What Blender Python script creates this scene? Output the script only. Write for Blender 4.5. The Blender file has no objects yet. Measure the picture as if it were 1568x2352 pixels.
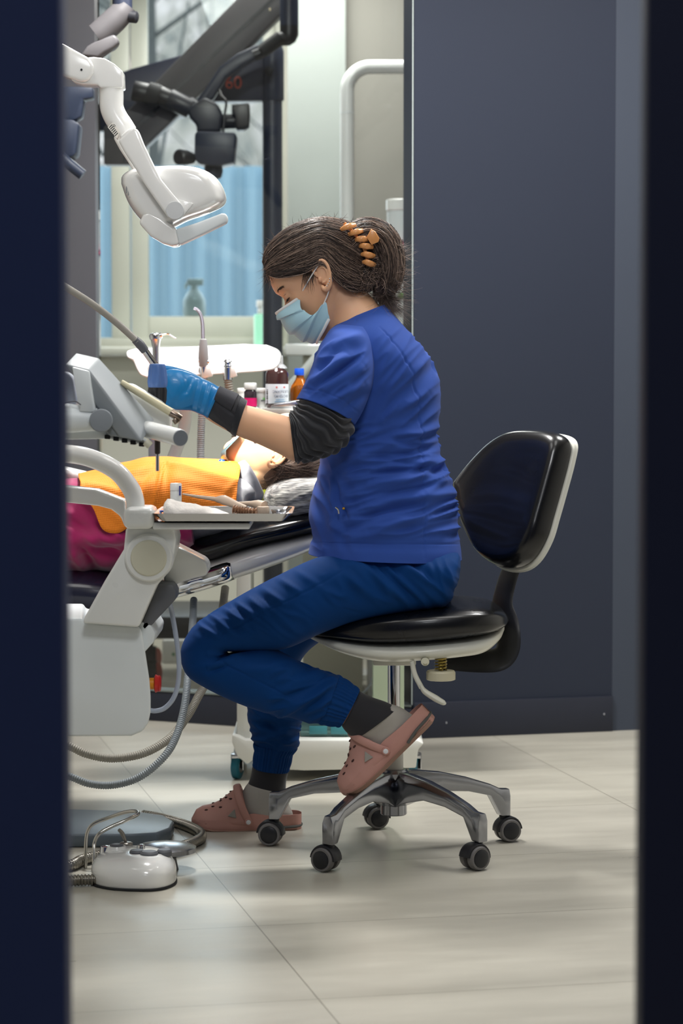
import bpy, bmesh, math, random
import numpy as np
from mathutils import Vector, Matrix, noise
random.seed(7)
rng = np.random.default_rng(7)
D = bpy.data; S = bpy.context.scene; COL = S.collection
PI = math.pi
# ---------------------------------------------------------------- camera, world, lights, exposure
FPX, CH, TH = 5600.0, 1.115, math.atan(308 / 5600.0)
cd = D.cameras.new('camera'); cam = D.objects.new('camera', cd); COL.objects.link(cam)
cam.location = (0, 0, CH); cam.rotation_euler = (PI / 2 - TH, 0, 0)
cd.sensor_fit = 'VERTICAL'; cd.sensor_height = 36; cd.lens = FPX / 2352 * 36
cd.dof.use_dof = True; cd.dof.focus_distance = 5.62; cd.dof.aperture_fstop = 4.6
cd.clip_start = 0.05; cd.clip_end = 200
S.camera = cam
S.view_settings.view_transform = 'Standard'; S.view_settings.look = 'None'
S.view_settings.gamma = 1; S.view_settings.use_curve_mapping = False
S.view_settings.exposure = 0.0
S.cycles.max_bounces = 8; S.cycles.diffuse_bounces = 4; S.cycles.glossy_bounces = 4
S.cycles.transmission_bounces = 8; S.cycles.transparent_max_bounces = 16
S.cycles.caustics_reflective = False; S.cycles.caustics_refractive = False
S.cycles.sample_clamp_indirect = 6
W = D.worlds.new('world'); S.world = W; W.use_nodes = True
wn = W.node_tree.nodes; wl = W.node_tree.links
bg = wn['Background']; bg.inputs[0].default_value = (0.80, 0.88, 1.0, 1); bg.inputs[1].default_value = 2.8

def area(name, loc, size, power, col=(1, 1, 1), rot=(0, 0, 0), sy=None):
    l = D.lights.new(name, 'AREA'); l.energy = power; l.color = col; l.size = size
    if sy: l.shape = 'RECTANGLE'; l.size_y = sy
    o = D.objects.new(name, l); COL.objects.link(o); o.location = loc; o.rotation_euler = rot
    return o
area('ceiling_light_panel', (-0.9, 4.8, 2.86), 0.6, 10, (1, .985, .96), sy=1.2)
area('ceiling_light_panel_b', (0.5, 4.8, 2.86), 0.6, 10, (1, .985, .96), sy=1.2)
area('ceiling_light_panel_c', (1.2, 6.4, 2.86), 0.6, 52, (1, .99, .975), sy=0.8)
area('ceiling_light_panel_d', (-0.35, 6.4, 2.86), 0.32, 78, (1, .985, .96), sy=0.32)
area('ceiling_light_panel_e', (-0.2, 9.3, 2.86), 0.9, 52, (1, .985, .95), sy=1.2)
area('hall_light_panel', (0.0, 2.9, 2.75), 0.6, 22, (.97, .985, 1), rot=(math.radians(50), 0, 0), sy=0.5)  # added tilted fill inside the room, brightens the camera-facing fronts
area('added_door_fill', (0.0, 0.6, 2.86), 0.8, 22, (.92, .95, 1), sy=0.8)  # added unseen fill that lifts the dark door leaves
area('window_daylight', (-0.5, 10.36, 1.75), 1.3, 12, (.85, .93, 1), rot=(-PI / 2, 0, 0), sy=1.2)

# ---------------------------------------------------------------- projection helpers
ct, st = math.cos(TH), math.sin(TH)
def ray(px, py):
    a = (px - 784) / FPX; b = (1176 - py) / FPX
    return np.array([a, ct + b * st, -st + b * ct])
def P(px, py, Y):
    d = ray(px, py)
    return np.array([0, 0, CH]) + d * (Y / d[1])
def PPl(px, py, c, n):
    d = ray(px, py); o = np.array([0, 0, CH]); c = np.asarray(c); n = np.asarray(n)
    return o + d * (np.dot(c - o, n) / np.dot(d, n))
def PF(px, py, z=0.0):
    d = ray(px, py); return np.array([0, 0, CH]) + d * ((z - CH) / d[2])
def proj(p):
    p = np.asarray(p) - np.array([0, 0, CH])
    z = p[..., 1] * ct - p[..., 2] * st; y = p[..., 1] * st + p[..., 2] * ct
    return 784 + FPX * p[..., 0] / z, 1176 - FPX * y / z
def PL(pts, Y):
    return [P(q[0], q[1], q[2] if len(q) > 2 else Y) for q in pts]
def unit(v):
    v = np.asarray(v, float); return v / (np.linalg.norm(v) + 1e-12)
def catmull(A, k):
    A = [np.asarray(a, float) for a in A]
    if k <= 1 or len(A) < 2: return A
    out = []
    n = len(A)
    for i in range(n - 1):
        p0 = A[i - 1] if i else 2 * A[0] - A[1]; p1 = A[i]; p2 = A[i + 1]
        p3 = A[i + 2] if i + 2 < n else 2 * A[-1] - A[-2]
        for j in range(k):
            t = j / k
            out.append(.5 * (2 * p1 + (p2 - p0) * t + (2 * p0 - 5 * p1 + 4 * p2 - p3) * t * t + (3 * p1 - p0 - 3 * p2 + p3) * t ** 3))
    out.append(A[-1]); return out
def resample(pts, n):
    pts = np.asarray(pts, float); d = np.r_[0, np.cumsum(np.linalg.norm(np.diff(pts, axis=0), axis=1))]
    t = np.linspace(0, d[-1], n)
    return np.stack([np.interp(t, d, pts[:, k]) for k in range(pts.shape[1])], 1)

# ---------------------------------------------------------------- geometry collector
class G:
    def __init__(s): s.v = []; s.f = []
    def add(s, v, f):
        o = len(s.v); s.v.extend([tuple(map(float, q)) for q in v]); s.f.extend([tuple(o + i for i in q) for q in f]); return s
    def join(s, g): return s.add(g.v, g.f)
    def box(s, c, d, R=None):
        c = np.asarray(c, float); h = np.asarray(d, float) / 2
        v = np.array([[x, y, z] for x in (-1, 1) for y in (-1, 1) for z in (-1, 1)], float) * h
        if R is not None: v = v @ np.asarray(R).T
        return s.add(v + c, [(0, 1, 3, 2), (4, 6, 7, 5), (0, 4, 5, 1), (2, 3, 7, 6), (0, 2, 6, 4), (1, 5, 7, 3)])
    def span(s, a, b): 
        a = np.asarray(a, float); b = np.asarray(b, float); return s.box((a + b) / 2, abs(b - a))
    def grid(s, A, wrap=False, cap=False):
        A = np.asarray(A, float); n, m = A.shape[:2]; f = []
        mm = m if wrap else m - 1
        for i in range(n - 1):
            for j in range(mm):
                k = (j + 1) % m
                f.append((i * m + j, i * m + k, (i + 1) * m + k, (i + 1) * m + j))
        if cap and wrap:
            f.append(tuple(range(m))[::-1]); f.append(tuple((n - 1) * m + j for j in range(m)))
        return s.add(A.reshape(-1, 3), f)
    def loft(s, rings, k=1, cap=True): return s.grid(np.array(catmull(rings, k)), True, cap)
    def tube(s, pts, r, n=12, k=1, cap=True, closed=False, flat=None, up=None):
        pts = np.array(catmull(pts, k)) if k > 1 else np.asarray(pts, float)
        N = len(pts); r = np.asarray(r, float)
        if r.ndim == 0: r = np.full(N, float(r))
        if len(r) != N: r = np.interp(np.linspace(0, 1, N), np.linspace(0, 1, len(r)), r)
        T = np.gradient(pts, axis=0); T /= np.linalg.norm(T, axis=1)[:, None] + 1e-12
        a = np.array(up, float) if up is not None else (np.array([0, 0, 1.]) if abs(T[0][2]) < .9 else np.array([1., 0, 0]))
        u = unit(a - T[0] * np.dot(a, T[0])); R = []
        th = np.arange(n) * 2 * PI / n
        for i in range(N):
            u = unit(u - T[i] * np.dot(u, T[i])); w = np.cross(T[i], u)
            R.append(pts[i] + r[i] * (np.cos(th)[:, None] * u + np.sin(th)[:, None] * w * (flat or 1)))
        R = np.array(R)
        if closed: return s.grid(np.concatenate([R, R[:1]]), True, False)
        return s.grid(R, True, cap)
    def rod(s, a, b, r, n=16, r2=None): return s.tube([a, b], [r, r if r2 is None else r2], n)
    def lathe(s, base, axis, prof, n=28, cap=True):
        ax = unit(axis); a = np.array([1., 0, 0]) if abs(ax[0]) < .8 else np.array([0, 1., 0])
        u = unit(np.cross(ax, a)); w = np.cross(ax, u); th = np.arange(n) * 2 * PI / n
        R = [np.asarray(base) + ax * t + max(r, 1e-4) * (np.cos(th)[:, None] * u + np.sin(th)[:, None] * w) for t, r in prof]
        return s.grid(np.array(R), True, cap)
    def prism(s, poly, d):
        poly = np.asarray(poly, float); n = len(poly); q = poly + np.asarray(d, float)
        f = [tuple(range(n))[::-1], tuple(range(n, 2 * n))] + [(i, (i + 1) % n, n + (i + 1) % n, n + i) for i in range(n)]
        return s.add(np.r_[poly, q], f)
    def slab(s, pts, Y, th, sx=0): return s.prism(PL(pts, Y), (sx, th, 0))
    def ball(s, c, r, n=20, m=12, R=None):
        r = np.ones(3) * r; A = []
        for i in range(m + 1):
            a = PI * i / m; a = min(max(a, .02), PI - .02)
            A.append([[math.sin(a) * math.cos(t), math.sin(a) * math.sin(t), math.cos(a)] for t in np.arange(n) * 2 * PI / n])
        A = np.array(A) * r
        if R is not None: A = A @ np.asarray(R).T
        return s.grid(A + np.asarray(c), True, True)

def hose(g, pts, r, pitch, amp, n=12, k=12):
    p = np.array(catmull(pts, k)); L = np.linalg.norm(np.diff(p, axis=0), axis=1).sum()
    m = max(8, int(L / pitch * 6)); p = resample(p, m)
    rr = r + amp * np.sin(np.linspace(0, L / pitch * 2 * PI, m))
    return g.tube(p, rr, n)

ORG = {}
def empty(name, loc, label=None, cat=None, group=None):
    o = D.objects.new(name, None); COL.objects.link(o); o.location = [float(x) for x in loc]; o.empty_display_size = .05
    ORG[o] = np.asarray(loc, float)
    tag(o, label, cat, group); return o
def tag(o, label=None, cat=None, group=None, kind=None):
    if label: o['label'] = label
    if cat: o['category'] = cat
    if group: o['group'] = group
    if kind: o['kind'] = kind
    return o
def mesh_of(g, smooth=40, bevel=0, bseg=2, subs=0):
    bm = bmesh.new(); vs = [bm.verts.new(q) for q in g.v]
    for f in g.f:
        try: bm.faces.new([vs[i] for i in f])
        except ValueError: pass
    bmesh.ops.recalc_face_normals(bm, faces=bm.faces[:])
    if bevel:
        ed = [e for e in bm.edges if len(e.link_faces) == 2 and e.calc_face_angle(0) > .5]
        bmesh.ops.bevel(bm, geom=ed, offset=bevel, segments=bseg, affect='EDGES', profile=.5, clamp_overlap=True)
        bmesh.ops.recalc_face_normals(bm, faces=bm.faces[:])
    me = D.meshes.new('m'); bm.to_mesh(me); bm.free()
    if smooth:
        me.polygons.foreach_set('use_smooth', [True] * len(me.polygons))
        me.set_sharp_from_angle(angle=math.radians(smooth))
    return me
def ob(name, g, mat, parent=None, smooth=40, bevel=0, bseg=2, subs=0, org=None, label=None, cat=None, group=None, kind=None):
    if parent is not None: o0 = ORG[parent]
    elif org is not None: o0 = np.asarray(org, float)
    else:
        a = np.array(g.v); o0 = np.array([(a[:, 0].min() + a[:, 0].max()) / 2, (a[:, 1].min() + a[:, 1].max()) / 2, a[:, 2].min()])
    g2 = G(); g2.v = [tuple(np.asarray(q) - o0) for q in g.v]; g2.f = g.f
    me = mesh_of(g2, smooth, bevel, bseg); me.name = name
    o = D.objects.new(name, me); COL.objects.link(o)
    for m in (mat if isinstance(mat, (list, tuple)) else [mat]): me.materials.append(m)
    if parent is not None: o.parent = parent
    else: o.location = o0
    ORG[o] = o0
    if subs:
        md = o.modifiers.new('s', 'SUBSURF'); md.levels = subs; md.render_levels = subs
    return tag(o, label, cat, group, kind)
def struct(name, g, mat, **k): return ob(name, g, mat, kind='structure', **k)
def copy_tree(o, parent=None):
    c = o.copy(); COL.objects.link(c)
    if parent is not None: c.parent = parent
    for ch in [x for x in D.objects if x.parent == o]: copy_tree(ch, c)
    ORG[c] = ORG.get(o); return c
def fuse(g, vox, it=4, fac=.5):
    me = mesh_of(g, 0); o = D.objects.new('tmp', me); COL.objects.link(o)
    m = o.modifiers.new('r', 'REMESH'); m.mode = 'VOXEL'; m.voxel_size = vox
    if it:
        m = o.modifiers.new('s', 'SMOOTH'); m.iterations = it; m.factor = fac
    dg = bpy.context.evaluated_depsgraph_get(); e = o.evaluated_get(dg); m2 = e.to_mesh()
    out = G(); a = np.empty(len(m2.vertices) * 3); m2.vertices.foreach_get('co', a)
    out.v = [tuple(q) for q in a.reshape(-1, 3)]; out.f = [tuple(p.vertices) for p in m2.polygons]
    e.to_mesh_clear(); D.objects.remove(o); return out
def textmesh(body, size, origin, ux, uz, mat, name, parent, depth=.0004, align='CENTER', mirror=False, label=None):
    c = D.curves.new('t', 'FONT'); c.body = body; c.size = size; c.align_x = align; c.align_y = 'CENTER'; c.extrude = depth
    t = D.objects.new('tt', c); COL.objects.link(t); dg = bpy.context.evaluated_depsgraph_get()
    e = t.evaluated_get(dg); m = e.to_mesh(); g = G()
    ux = unit(ux); uz = unit(uz); un = np.cross(ux, uz); sx = -1 if mirror else 1
    g.v = [tuple(np.asarray(origin) + ux * v.co.x * sx + uz * v.co.y + un * v.co.z) for v in m.vertices]
    g.f = [tuple(p.vertices) for p in m.polygons]
    e.to_mesh_clear(); D.objects.remove(t)
    return ob(name, g, mat, parent, smooth=0, label=label)

# ---------------------------------------------------------------- materials
def lin(c):
    return tuple((x / 255 / 12.92) if x / 255 <= .04045 else ((x / 255 + .055) / 1.055) ** 2.4 for x in c) + (1,)
MATS = {}
def mat(name, col, rough=.5, metal=0, spec=.5, bump=0, bscale=200, var=0, vscale=8, coat=0, sheen=0, trans=0, ior=1.45, emit=0, alpha=1, stretch=None, sss=0, bdist=.001):
    if name in MATS: return MATS[name]
    m = D.materials.new(name); m.use_nodes = True; n = m.node_tree.nodes; l = m.node_tree.links; b = n['Principled BSDF']
    b.inputs['Base Color'].default_value = lin(col); b.inputs['Roughness'].default_value = rough
    b.inputs['Metallic'].default_value = metal; b.inputs['Specular IOR Level'].default_value = spec
    b.inputs['Coat Weight'].default_value = coat; b.inputs['Coat Roughness'].default_value = .08
    b.inputs['Sheen Weight'].default_value = sheen; b.inputs['Transmission Weight'].default_value = trans; b.inputs['IOR'].default_value = ior
    b.inputs['Alpha'].default_value = alpha
    if sss:
        b.inputs['Subsurface Weight'].default_value = sss; b.inputs['Subsurface Radius'].default_value = (1, .35, .2); b.inputs['Subsurface Scale'].default_value = .008
    if emit:
        b.inputs['Emission Color'].default_value = lin(col); b.inputs['Emission Strength'].default_value = emit
    tc = n.new('ShaderNodeTexCoord'); mp = n.new('ShaderNodeMapping'); l.new(tc.outputs['Object'], mp.inputs[0])
    if stretch: mp.inputs['Scale'].default_value = stretch
    if var:
        t = n.new('ShaderNodeTexNoise'); t.inputs['Scale'].default_value = vscale; t.inputs['Detail'].default_value = 5; l.new(mp.outputs[0], t.inputs[0])
        r = n.new('ShaderNodeMapRange'); r.inputs[3].default_value = 1 - var; r.inputs[4].default_value = 1 + var; l.new(t.outputs[0], r.inputs[0])
        mx = n.new('ShaderNodeMix'); mx.data_type = 'RGBA'; mx.blend_type = 'MULTIPLY'; mx.inputs[0].default_value = 1
        mx.inputs[6].default_value = lin(col); l.new(r.outputs[0], mx.inputs[7]); l.new(mx.outputs[2], b.inputs['Base Color'])
        r2 = n.new('ShaderNodeMapRange'); r2.inputs[3].default_value = max(rough - .08, .02); r2.inputs[4].default_value = min(rough + .08, 1); l.new(t.outputs[0], r2.inputs[0]); l.new(r2.outputs[0], b.inputs['Roughness'])
    if bump:
        t = n.new('ShaderNodeTexNoise'); t.inputs['Scale'].default_value = bscale; t.inputs['Detail'].default_value = 3; l.new(mp.outputs[0], t.inputs[0])
        bp = n.new('ShaderNodeBump'); bp.inputs['Strength'].default_value = bump; bp.inputs['Distance'].default_value = bdist
        l.new(t.outputs[0], bp.inputs['Height']); l.new(bp.outputs[0], b.inputs['Normal'])
    MATS[name] = m; return m
def glassmat(name, col=(255, 255, 255), amt=.04):
    if name in MATS: return MATS[name]
    m = D.materials.new(name); m.use_nodes = True; n = m.node_tree.nodes; l = m.node_tree.links; n.clear()
    o = n.new('ShaderNodeOutputMaterial'); t = n.new('ShaderNodeBsdfTransparent'); t.inputs[0].default_value = lin(col)
    g = n.new('ShaderNodeBsdfGlossy'); g.inputs['Roughness'].default_value = .02
    f = n.new('ShaderNodeFresnel'); f.inputs[0].default_value = 1.35
    mx = n.new('ShaderNodeMixShader'); l.new(f.outputs[0], mx.inputs[0]); l.new(t.outputs[0], mx.inputs[1]); l.new(g.outputs[0], mx.inputs[2]); l.new(mx.outputs[0], o.inputs[0])
    MATS[name] = m; return m
def nodes_of(m): return m.node_tree.nodes, m.node_tree.links, m.node_tree.nodes['Principled BSDF']

white = mat('white plastic', (226, 228, 226), .28, coat=.3, var=.02, vscale=3)
white_gloss = mat('white glossy shell', (236, 236, 234), .16, coat=.6)
ivory = mat('ivory plastic', (205, 203, 184), .4, var=.03)
greyp = mat('grey plastic', (222, 228, 230), .38, var=.03, vscale=4)
greyd = mat('grey handle plastic', (138, 144, 148), .5, var=.03, vscale=6)
dkgrey = mat('dark grey plastic', (92, 94, 100), .45, var=.05)
black = mat('black plastic', (26, 27, 32), .42, var=.1, vscale=20)
rubber = mat('black rubber', (30, 31, 34), .7, bump=.1, bscale=300)
leather = mat('black upholstery vinyl', (14, 15, 19), .26, coat=.2, bump=.06, bscale=420, bdist=.0006, var=.12, vscale=6)
chrome = mat('chrome', (220, 222, 226), .08, 1)
steel = mat('brushed steel', (196, 198, 202), .26, 1, bump=.04, bscale=60, stretch=(1, 1, 12))
alu = mat('polished aluminium', (150, 152, 158), .2, 1, var=.08, vscale=10)
hosegrey = mat('grey ribbed hose', (150, 158, 164), .45)
hosebeige = mat('beige grey ribbed hose', (166, 162, 152), .45)
scope = mat('dark slate painted metal', (38, 44, 60), .4, var=.06)
scope_arm = mat('charcoal painted arm', (84, 82, 84), .45, var=.05)
navy = mat('navy door paint', (42, 54, 94), .6, spec=.2, var=.04, vscale=2)
# ---------------------------------------------------------------- the setting
def floor_mat():
    m = mat('stone look floor tiles', (198, 193, 180), .3)
    n, l, b = nodes_of(m)
    tc = n.new('ShaderNodeTexCoord'); mp = n.new('ShaderNodeMapping'); mp.inputs['Rotation'].default_value = (0, 0, -math.radians(12.5))
    mp.inputs['Location'].default_value = (-.02, .18, 0)
    l.new(tc.outputs['Object'], mp.inputs[0])
    br = n.new('ShaderNodeTexBrick'); br.inputs['Scale'].default_value = 1; br.offset = .0
    br.inputs['Brick Width'].default_value = 1.2; br.inputs['Row Height'].default_value = .6
    br.inputs['Mortar Size'].default_value = .0016; br.inputs['Mortar Smooth'].default_value = .3
    br.inputs['Color1'].default_value = (1, 1, 1, 1); br.inputs['Color2'].default_value = (.93, .93, .94, 1); br.inputs['Mortar'].default_value = (.5, .49, .47, 1)
    l.new(mp.outputs[0], br.inputs[0])
    m2 = n.new('ShaderNodeMapping'); m2.inputs['Scale'].default_value = (.8, 3.6, 1); l.new(mp.outputs[0], m2.inputs[0])
    t = n.new('ShaderNodeTexNoise'); t.inputs['Scale'].default_value = 1.6; t.inputs['Detail'].default_value = 7; t.inputs['Roughness'].default_value = .62; l.new(m2.outputs[0], t.inputs[0])
    cr = n.new('ShaderNodeValToRGB'); cr.color_ramp.elements[0].position = .3; cr.color_ramp.elements[0].color = lin((166, 162, 150)); cr.color_ramp.elements[1].position = .72; cr.color_ramp.elements[1].color = lin((194, 190, 177))
    l.new(t.outputs[0], cr.inputs[0])
    mx = n.new('ShaderNodeMix'); mx.data_type = 'RGBA'; mx.blend_type = 'MULTIPLY'; mx.inputs[0].default_value = 1
    l.new(cr.outputs[0], mx.inputs[6]); l.new(br.outputs[0], mx.inputs[7]); l.new(mx.outputs[2], b.inputs['Base Color'])
    r = n.new('ShaderNodeMapRange'); r.inputs[3].default_value = .2; r.inputs[4].default_value = .42; l.new(t.outputs[0], r.inputs[0]); l.new(r.outputs[0], b.inputs['Roughness'])
    bp = n.new('ShaderNodeBump'); bp.inputs['Strength'].default_value = .12; bp.inputs['Distance'].default_value = .002; l.new(t.outputs[0], bp.inputs['Height']); l.new(bp.outputs[0], b.inputs['Normal'])
    return m
struct('floor', G().span((-3, -1.6, -.1), (2.8, 10.6, 0)), floor_mat(), smooth=0)
ceilm = mat('ceiling paint', (225, 224, 220), .8)
struct('ceiling', G().span((-3, -1.6, 2.9), (2.8, 10.6, 3.0)), ceilm, smooth=0)
hallw = mat('hall paint', (120, 122, 126), .7)
struct('wall_hall', G().span((-3, -1.7, 0), (2.8, -1.6, 2.9)), hallw, smooth=0)
struct('wall_left', G().span((-3.1, -1.6, 0), (-3, 10.6, 2.9)), mat('pale wall paint', (205, 203, 196), .7), smooth=0)
struct('wall_right', G().span((2.8, -1.6, 0), (2.9, 10.6, 2.9)), MATS['pale wall paint'], smooth=0)
# open doorway the room is seen through: two dark leaves
dj = -.297; dk = .3235
g = G().span((-1.6, 2.6, 0), (dj, 2.66, 2.9)); struct('door_1', g, navy, bevel=.004)
g = G().span((dk, 2.6, 0), (1.6, 2.66, 2.9)); struct('door_2', g, mat('black navy door paint', (32, 37, 60), .6, spec=.2, var=.04, vscale=2), bevel=.004)
# dark partition wall to the right, set at an angle
darkwall = mat('dark slate wall paint', (41, 46, 59), .6, spec=.2, var=.03, vscale=1.5, bump=.03, bscale=300)
base_m = mat('dark baseboard', (40, 43, 54), .45, spec=.3, var=.05)
a = np.array([.2222, 7.5]); dr = unit([1, .26]); nr = np.array([dr[1], -dr[0]])   # nr faces the camera
def wallbox(a, b, th, z0, z1):
    a = np.asarray(a); b = np.asarray(b); d = unit(b - a); n = np.array([-d[1], d[0]]) * th
    g = G(); q = [a, b, b + n, a + n]
    return g.prism([(p[0], p[1], z0) for p in q], (0, 0, z1 - z0))
b1 = a + dr * .653; b2 = a + dr * 2.62
struct('wall_partition', wallbox(a, b1, .12, 0, 2.9), darkwall, smooth=0)
struct('wall_return', wallbox(b1 + dr * .0005, b2, .11, 0, 2.9), mat('slate door panel', (60, 66, 78), .6, spec=.25, var=.03, vscale=2), smooth=0)
struct('baseboard_right', wallbox(a + nr * .012, b1 + nr * .012, .011, 0, .112), base_m, bevel=.002)
for x, y in ((1387, 1640), (1025, 1660)):
    d0 = a + nr * .0125
    p = PPl(x, y, (d0[0], d0[1], 0), (nr[0], nr[1], 0))
    ob('scuff_mark', G().box(p, (.004, .001, .006)), mat('pale scuff', (150, 152, 158), .7), smooth=0, label='small pale scuff on the dark baseboard %s' % ('below the stool backrest' if x > 1200 else 'behind the lifted pink clog heel'), cat='mark')
# glazed partition to the left of it
c0 = np.array([-.80, 7.975]); c1 = np.array([.2172, 7.5]); gd = unit(c1 - c0); gn = np.array([gd[1], -gd[0]])
struct('baseboard_left', wallbox(c0, c1, .05, 0, .098), base_m, bevel=.003)
struct('trim_1', wallbox(c0 + gn * .003, c1 + gn * .003, .056, .0985, .104), mat('glazing channel', (150, 160, 162), .3, 1), smooth=0)
struct('window_1', wallbox(c0 - gn * .02, c1 - gn * .02, .01, .104, 2.9), glassmat('partition glass', (250, 252, 251)), smooth=0)
struct('trim_2', wallbox(c1 - gn * .012 - gd * .006, c1 - gn * .012, .02, .104, 2.9), mat('polished glass edge', (214, 226, 222), .25), smooth=0)
struct('wall_back_left', wallbox(np.array([-3, 7.98]), c0, .1, 0, 2.9), mat('grey pier paint', (78, 78, 84), .5, var=.04, vscale=2, stretch=(6, 1, .6)), smooth=0)
# room beyond the glass: back wall with a window
YB = 10.4
wallc = mat('greige wall paint', (222, 218, 206), .7)
def PB(x, y): return P(x, y, YB)
x0 = PB(60, 0)[0]; x1 = PB(654, 0)[0]; z0 = PB(0, 798)[2]; z1 = PB(0, -80)[2]
g = G(); g.span((-3, YB, 0), (x0, YB + .25, 2.9)); g.span((x1, YB, 0), (2.8, YB + .25, 2.9)); g.span((x0, YB, 0), (x1, YB + .25, z0)); g.span((x0, YB, z1), (x1, YB + .25, 2.9))
struct('wall_back', g, wallc, smooth=0)
pvc = mat('cream window profile', (216, 217, 204), .35)
fr = G(); yf = YB + .10
def bar(xa, xb, ya, yb, t=.07, y=yf): 
    p = P(xa, ya, y); q = P(xb, yb, y); fr.span((p[0], y - t / 2, q[2]), (q[0], y + t / 2, p[2]))
bar(56, 660, 776, 800); bar(56, 660, -110, -60); bar(254, 300, -60, 776); bar(632, 660, -60, 776); bar(56, 90, -60, 776)
bar(300, 343, -60, 776, .055); bar(603, 632, -60, 776, .055); bar(343, 603, 727, 776, .055); bar(343, 603, -60, -20, .055)
struct('window_2', fr, pvc, bevel=.004)
g = G(); p = P(90, 776, yf); q = P(254, -60, yf); g.span((p[0], yf, p[2]), (q[0], yf + .006, q[2]))
p = P(343, 727, yf); q = P(603, -20, yf); g.span((p[0], yf, p[2]), (q[0], yf + .006, q[2]))
struct('window_3', g, glassmat('window glass', (236, 246, 248)), smooth=0)
struct('trim_3', G().span((x0 - .03, YB - .16, z0 - .035), (x1 + .05, YB + .06, z0)), mat('pale sill board', (210, 210, 198), .4), bevel=.008)
# wall pier to the right and darker side wall of the back room
p = PB(664, 0); q = PB(793, 0)
struct('wall_pier', G().span((p[0], YB - .35, 0), (q[0], YB, 2.9)), mat('pale pier paint', (146, 152, 148), .7), smooth=0)
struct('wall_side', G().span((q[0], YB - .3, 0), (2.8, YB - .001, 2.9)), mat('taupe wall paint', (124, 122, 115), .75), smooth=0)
# outside
struct('ground_outside', G().span((-30, 10.7, -.4), (20, 60, -.05)), mat('winter ground', (120, 110, 98), .9, var=.3, vscale=.6), smooth=0)
YF = 14.5
fm = mat('blue grey fence panel', (158, 178, 190), .6, var=.12, vscale=1.2, stretch=(10, 1, .4))
zt = P(0, 382, YF)[2]
for k in range(2):
    g = G(); n = 60; xa = -3.4 + k * 2.25
    xs = np.linspace(xa, xa + 2.22, n); pts = [(x, YF + .025 * (1 if (i // 2) % 2 else -1), -.05) for i, x in enumerate(xs)]
    A = np.array([[(x, y, -.05), (x, y, zt), (x, y + .02, zt), (x, y + .02, -.05)] for x, y, z in pts]); g.grid(A, True, True)
    tag(ob('fence_panel', g, fm, smooth=20), ['blue grey corrugated fence panel outside, on the window side of the dental lamp arm', 'blue grey corrugated fence panel outside, behind the upright microscope post'][k], 'fence', 'corrugated fence panels outside')
def hill():
    g = G(); n = 40; A = []
    for i in range(18):
        y = 22 + i * 1.6
        A.append([(-22 + j * 1.0, y, -.1 + i * .62 + .5 * noise.noise(Vector((j * .35, i * .4, 1)))) for j in range(n)])
    g.grid(np.array(A)); m = mat('leaf litter slope', (150, 132, 122), .95); nn, l, b = nodes_of(m)
    tc = nn.new('ShaderNodeTexCoord'); mp = nn.new('ShaderNodeMapping'); mp.inputs['Scale'].default_value = (1.6, .2, .55); l.new(tc.outputs['Object'], mp.inputs[0])
    t = nn.new('ShaderNodeTexNoise'); t.inputs['Scale'].default_value = 1.3; t.inputs['Detail'].default_value = 8; l.new(mp.outputs[0], t.inputs[0])
    cr = nn.new('ShaderNodeValToRGB'); e = cr.color_ramp.elements; e[0].position = .34; e[0].color = lin((88, 86, 82)); e[1].position = .66; e[1].color = lin((205, 182, 172))
    x = e.new(.5); x.color = lin((158, 142, 128)); l.new(t.outputs[0], cr.inputs[0]); l.new(cr.outputs[0], b.inputs['Base Color']); return g, m
g, m = hill(); struct('hill_outside', g, m)
bark = mat('grey bark', (88, 84, 80), .9, var=.2, vscale=3)
def bare_tree(x, y, h, seed, label):
    r = random.Random(seed); root = empty('bare_tree', (x, y, -.1), label, 'tree', 'bare trees beyond the fence')
    trunk = [np.array([x + .1 * math.sin(t * 3 + seed), y, -.1 + h * t]) for t in np.linspace(0, 1, 7)]
    ob('trunk', G().tube(trunk, [.09, .02], 8, 3), bark, root); g = G()
    def grow(p, d, L, rad, depth):
        q = p + d * L * .5 + np.array([r.uniform(-.1, .1), r.uniform(-.1, .1), .05]) * L; e = p + d * L + np.array([r.uniform(-.15, .15), r.uniform(-.15, .15), .2]) * L
        g.tube([p, q, e], [rad, rad * .45], 5, 2)
        if depth:
            for _ in range(3): grow(q if r.random() < .4 else e, unit(d + np.array([r.uniform(-.9, .9), r.uniform(-.6, .6), r.uniform(-.1, .6)])), L * .66, rad * .5, depth - 1)
    for t in np.linspace(.35, .98, 9):
        i = int(t * 6); a = r.uniform(0, 6.28); grow(trunk[i], unit([math.cos(a), math.sin(a) * .6, .7]), h * .24, .02, 3)
    ob('branches', g, bark, root)
bare_tree(-1.35, 18.5, 7.5, 3, 'bare tree beyond the fence, its crown over the angled microscope arm')
bare_tree(-3.1, 24, 6.5, 8, 'bare tree beyond the fence, behind the window mullion')
bare_tree(-.2, 30, 7, 5, 'bare tree beyond the fence, beside the microscope post')
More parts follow.
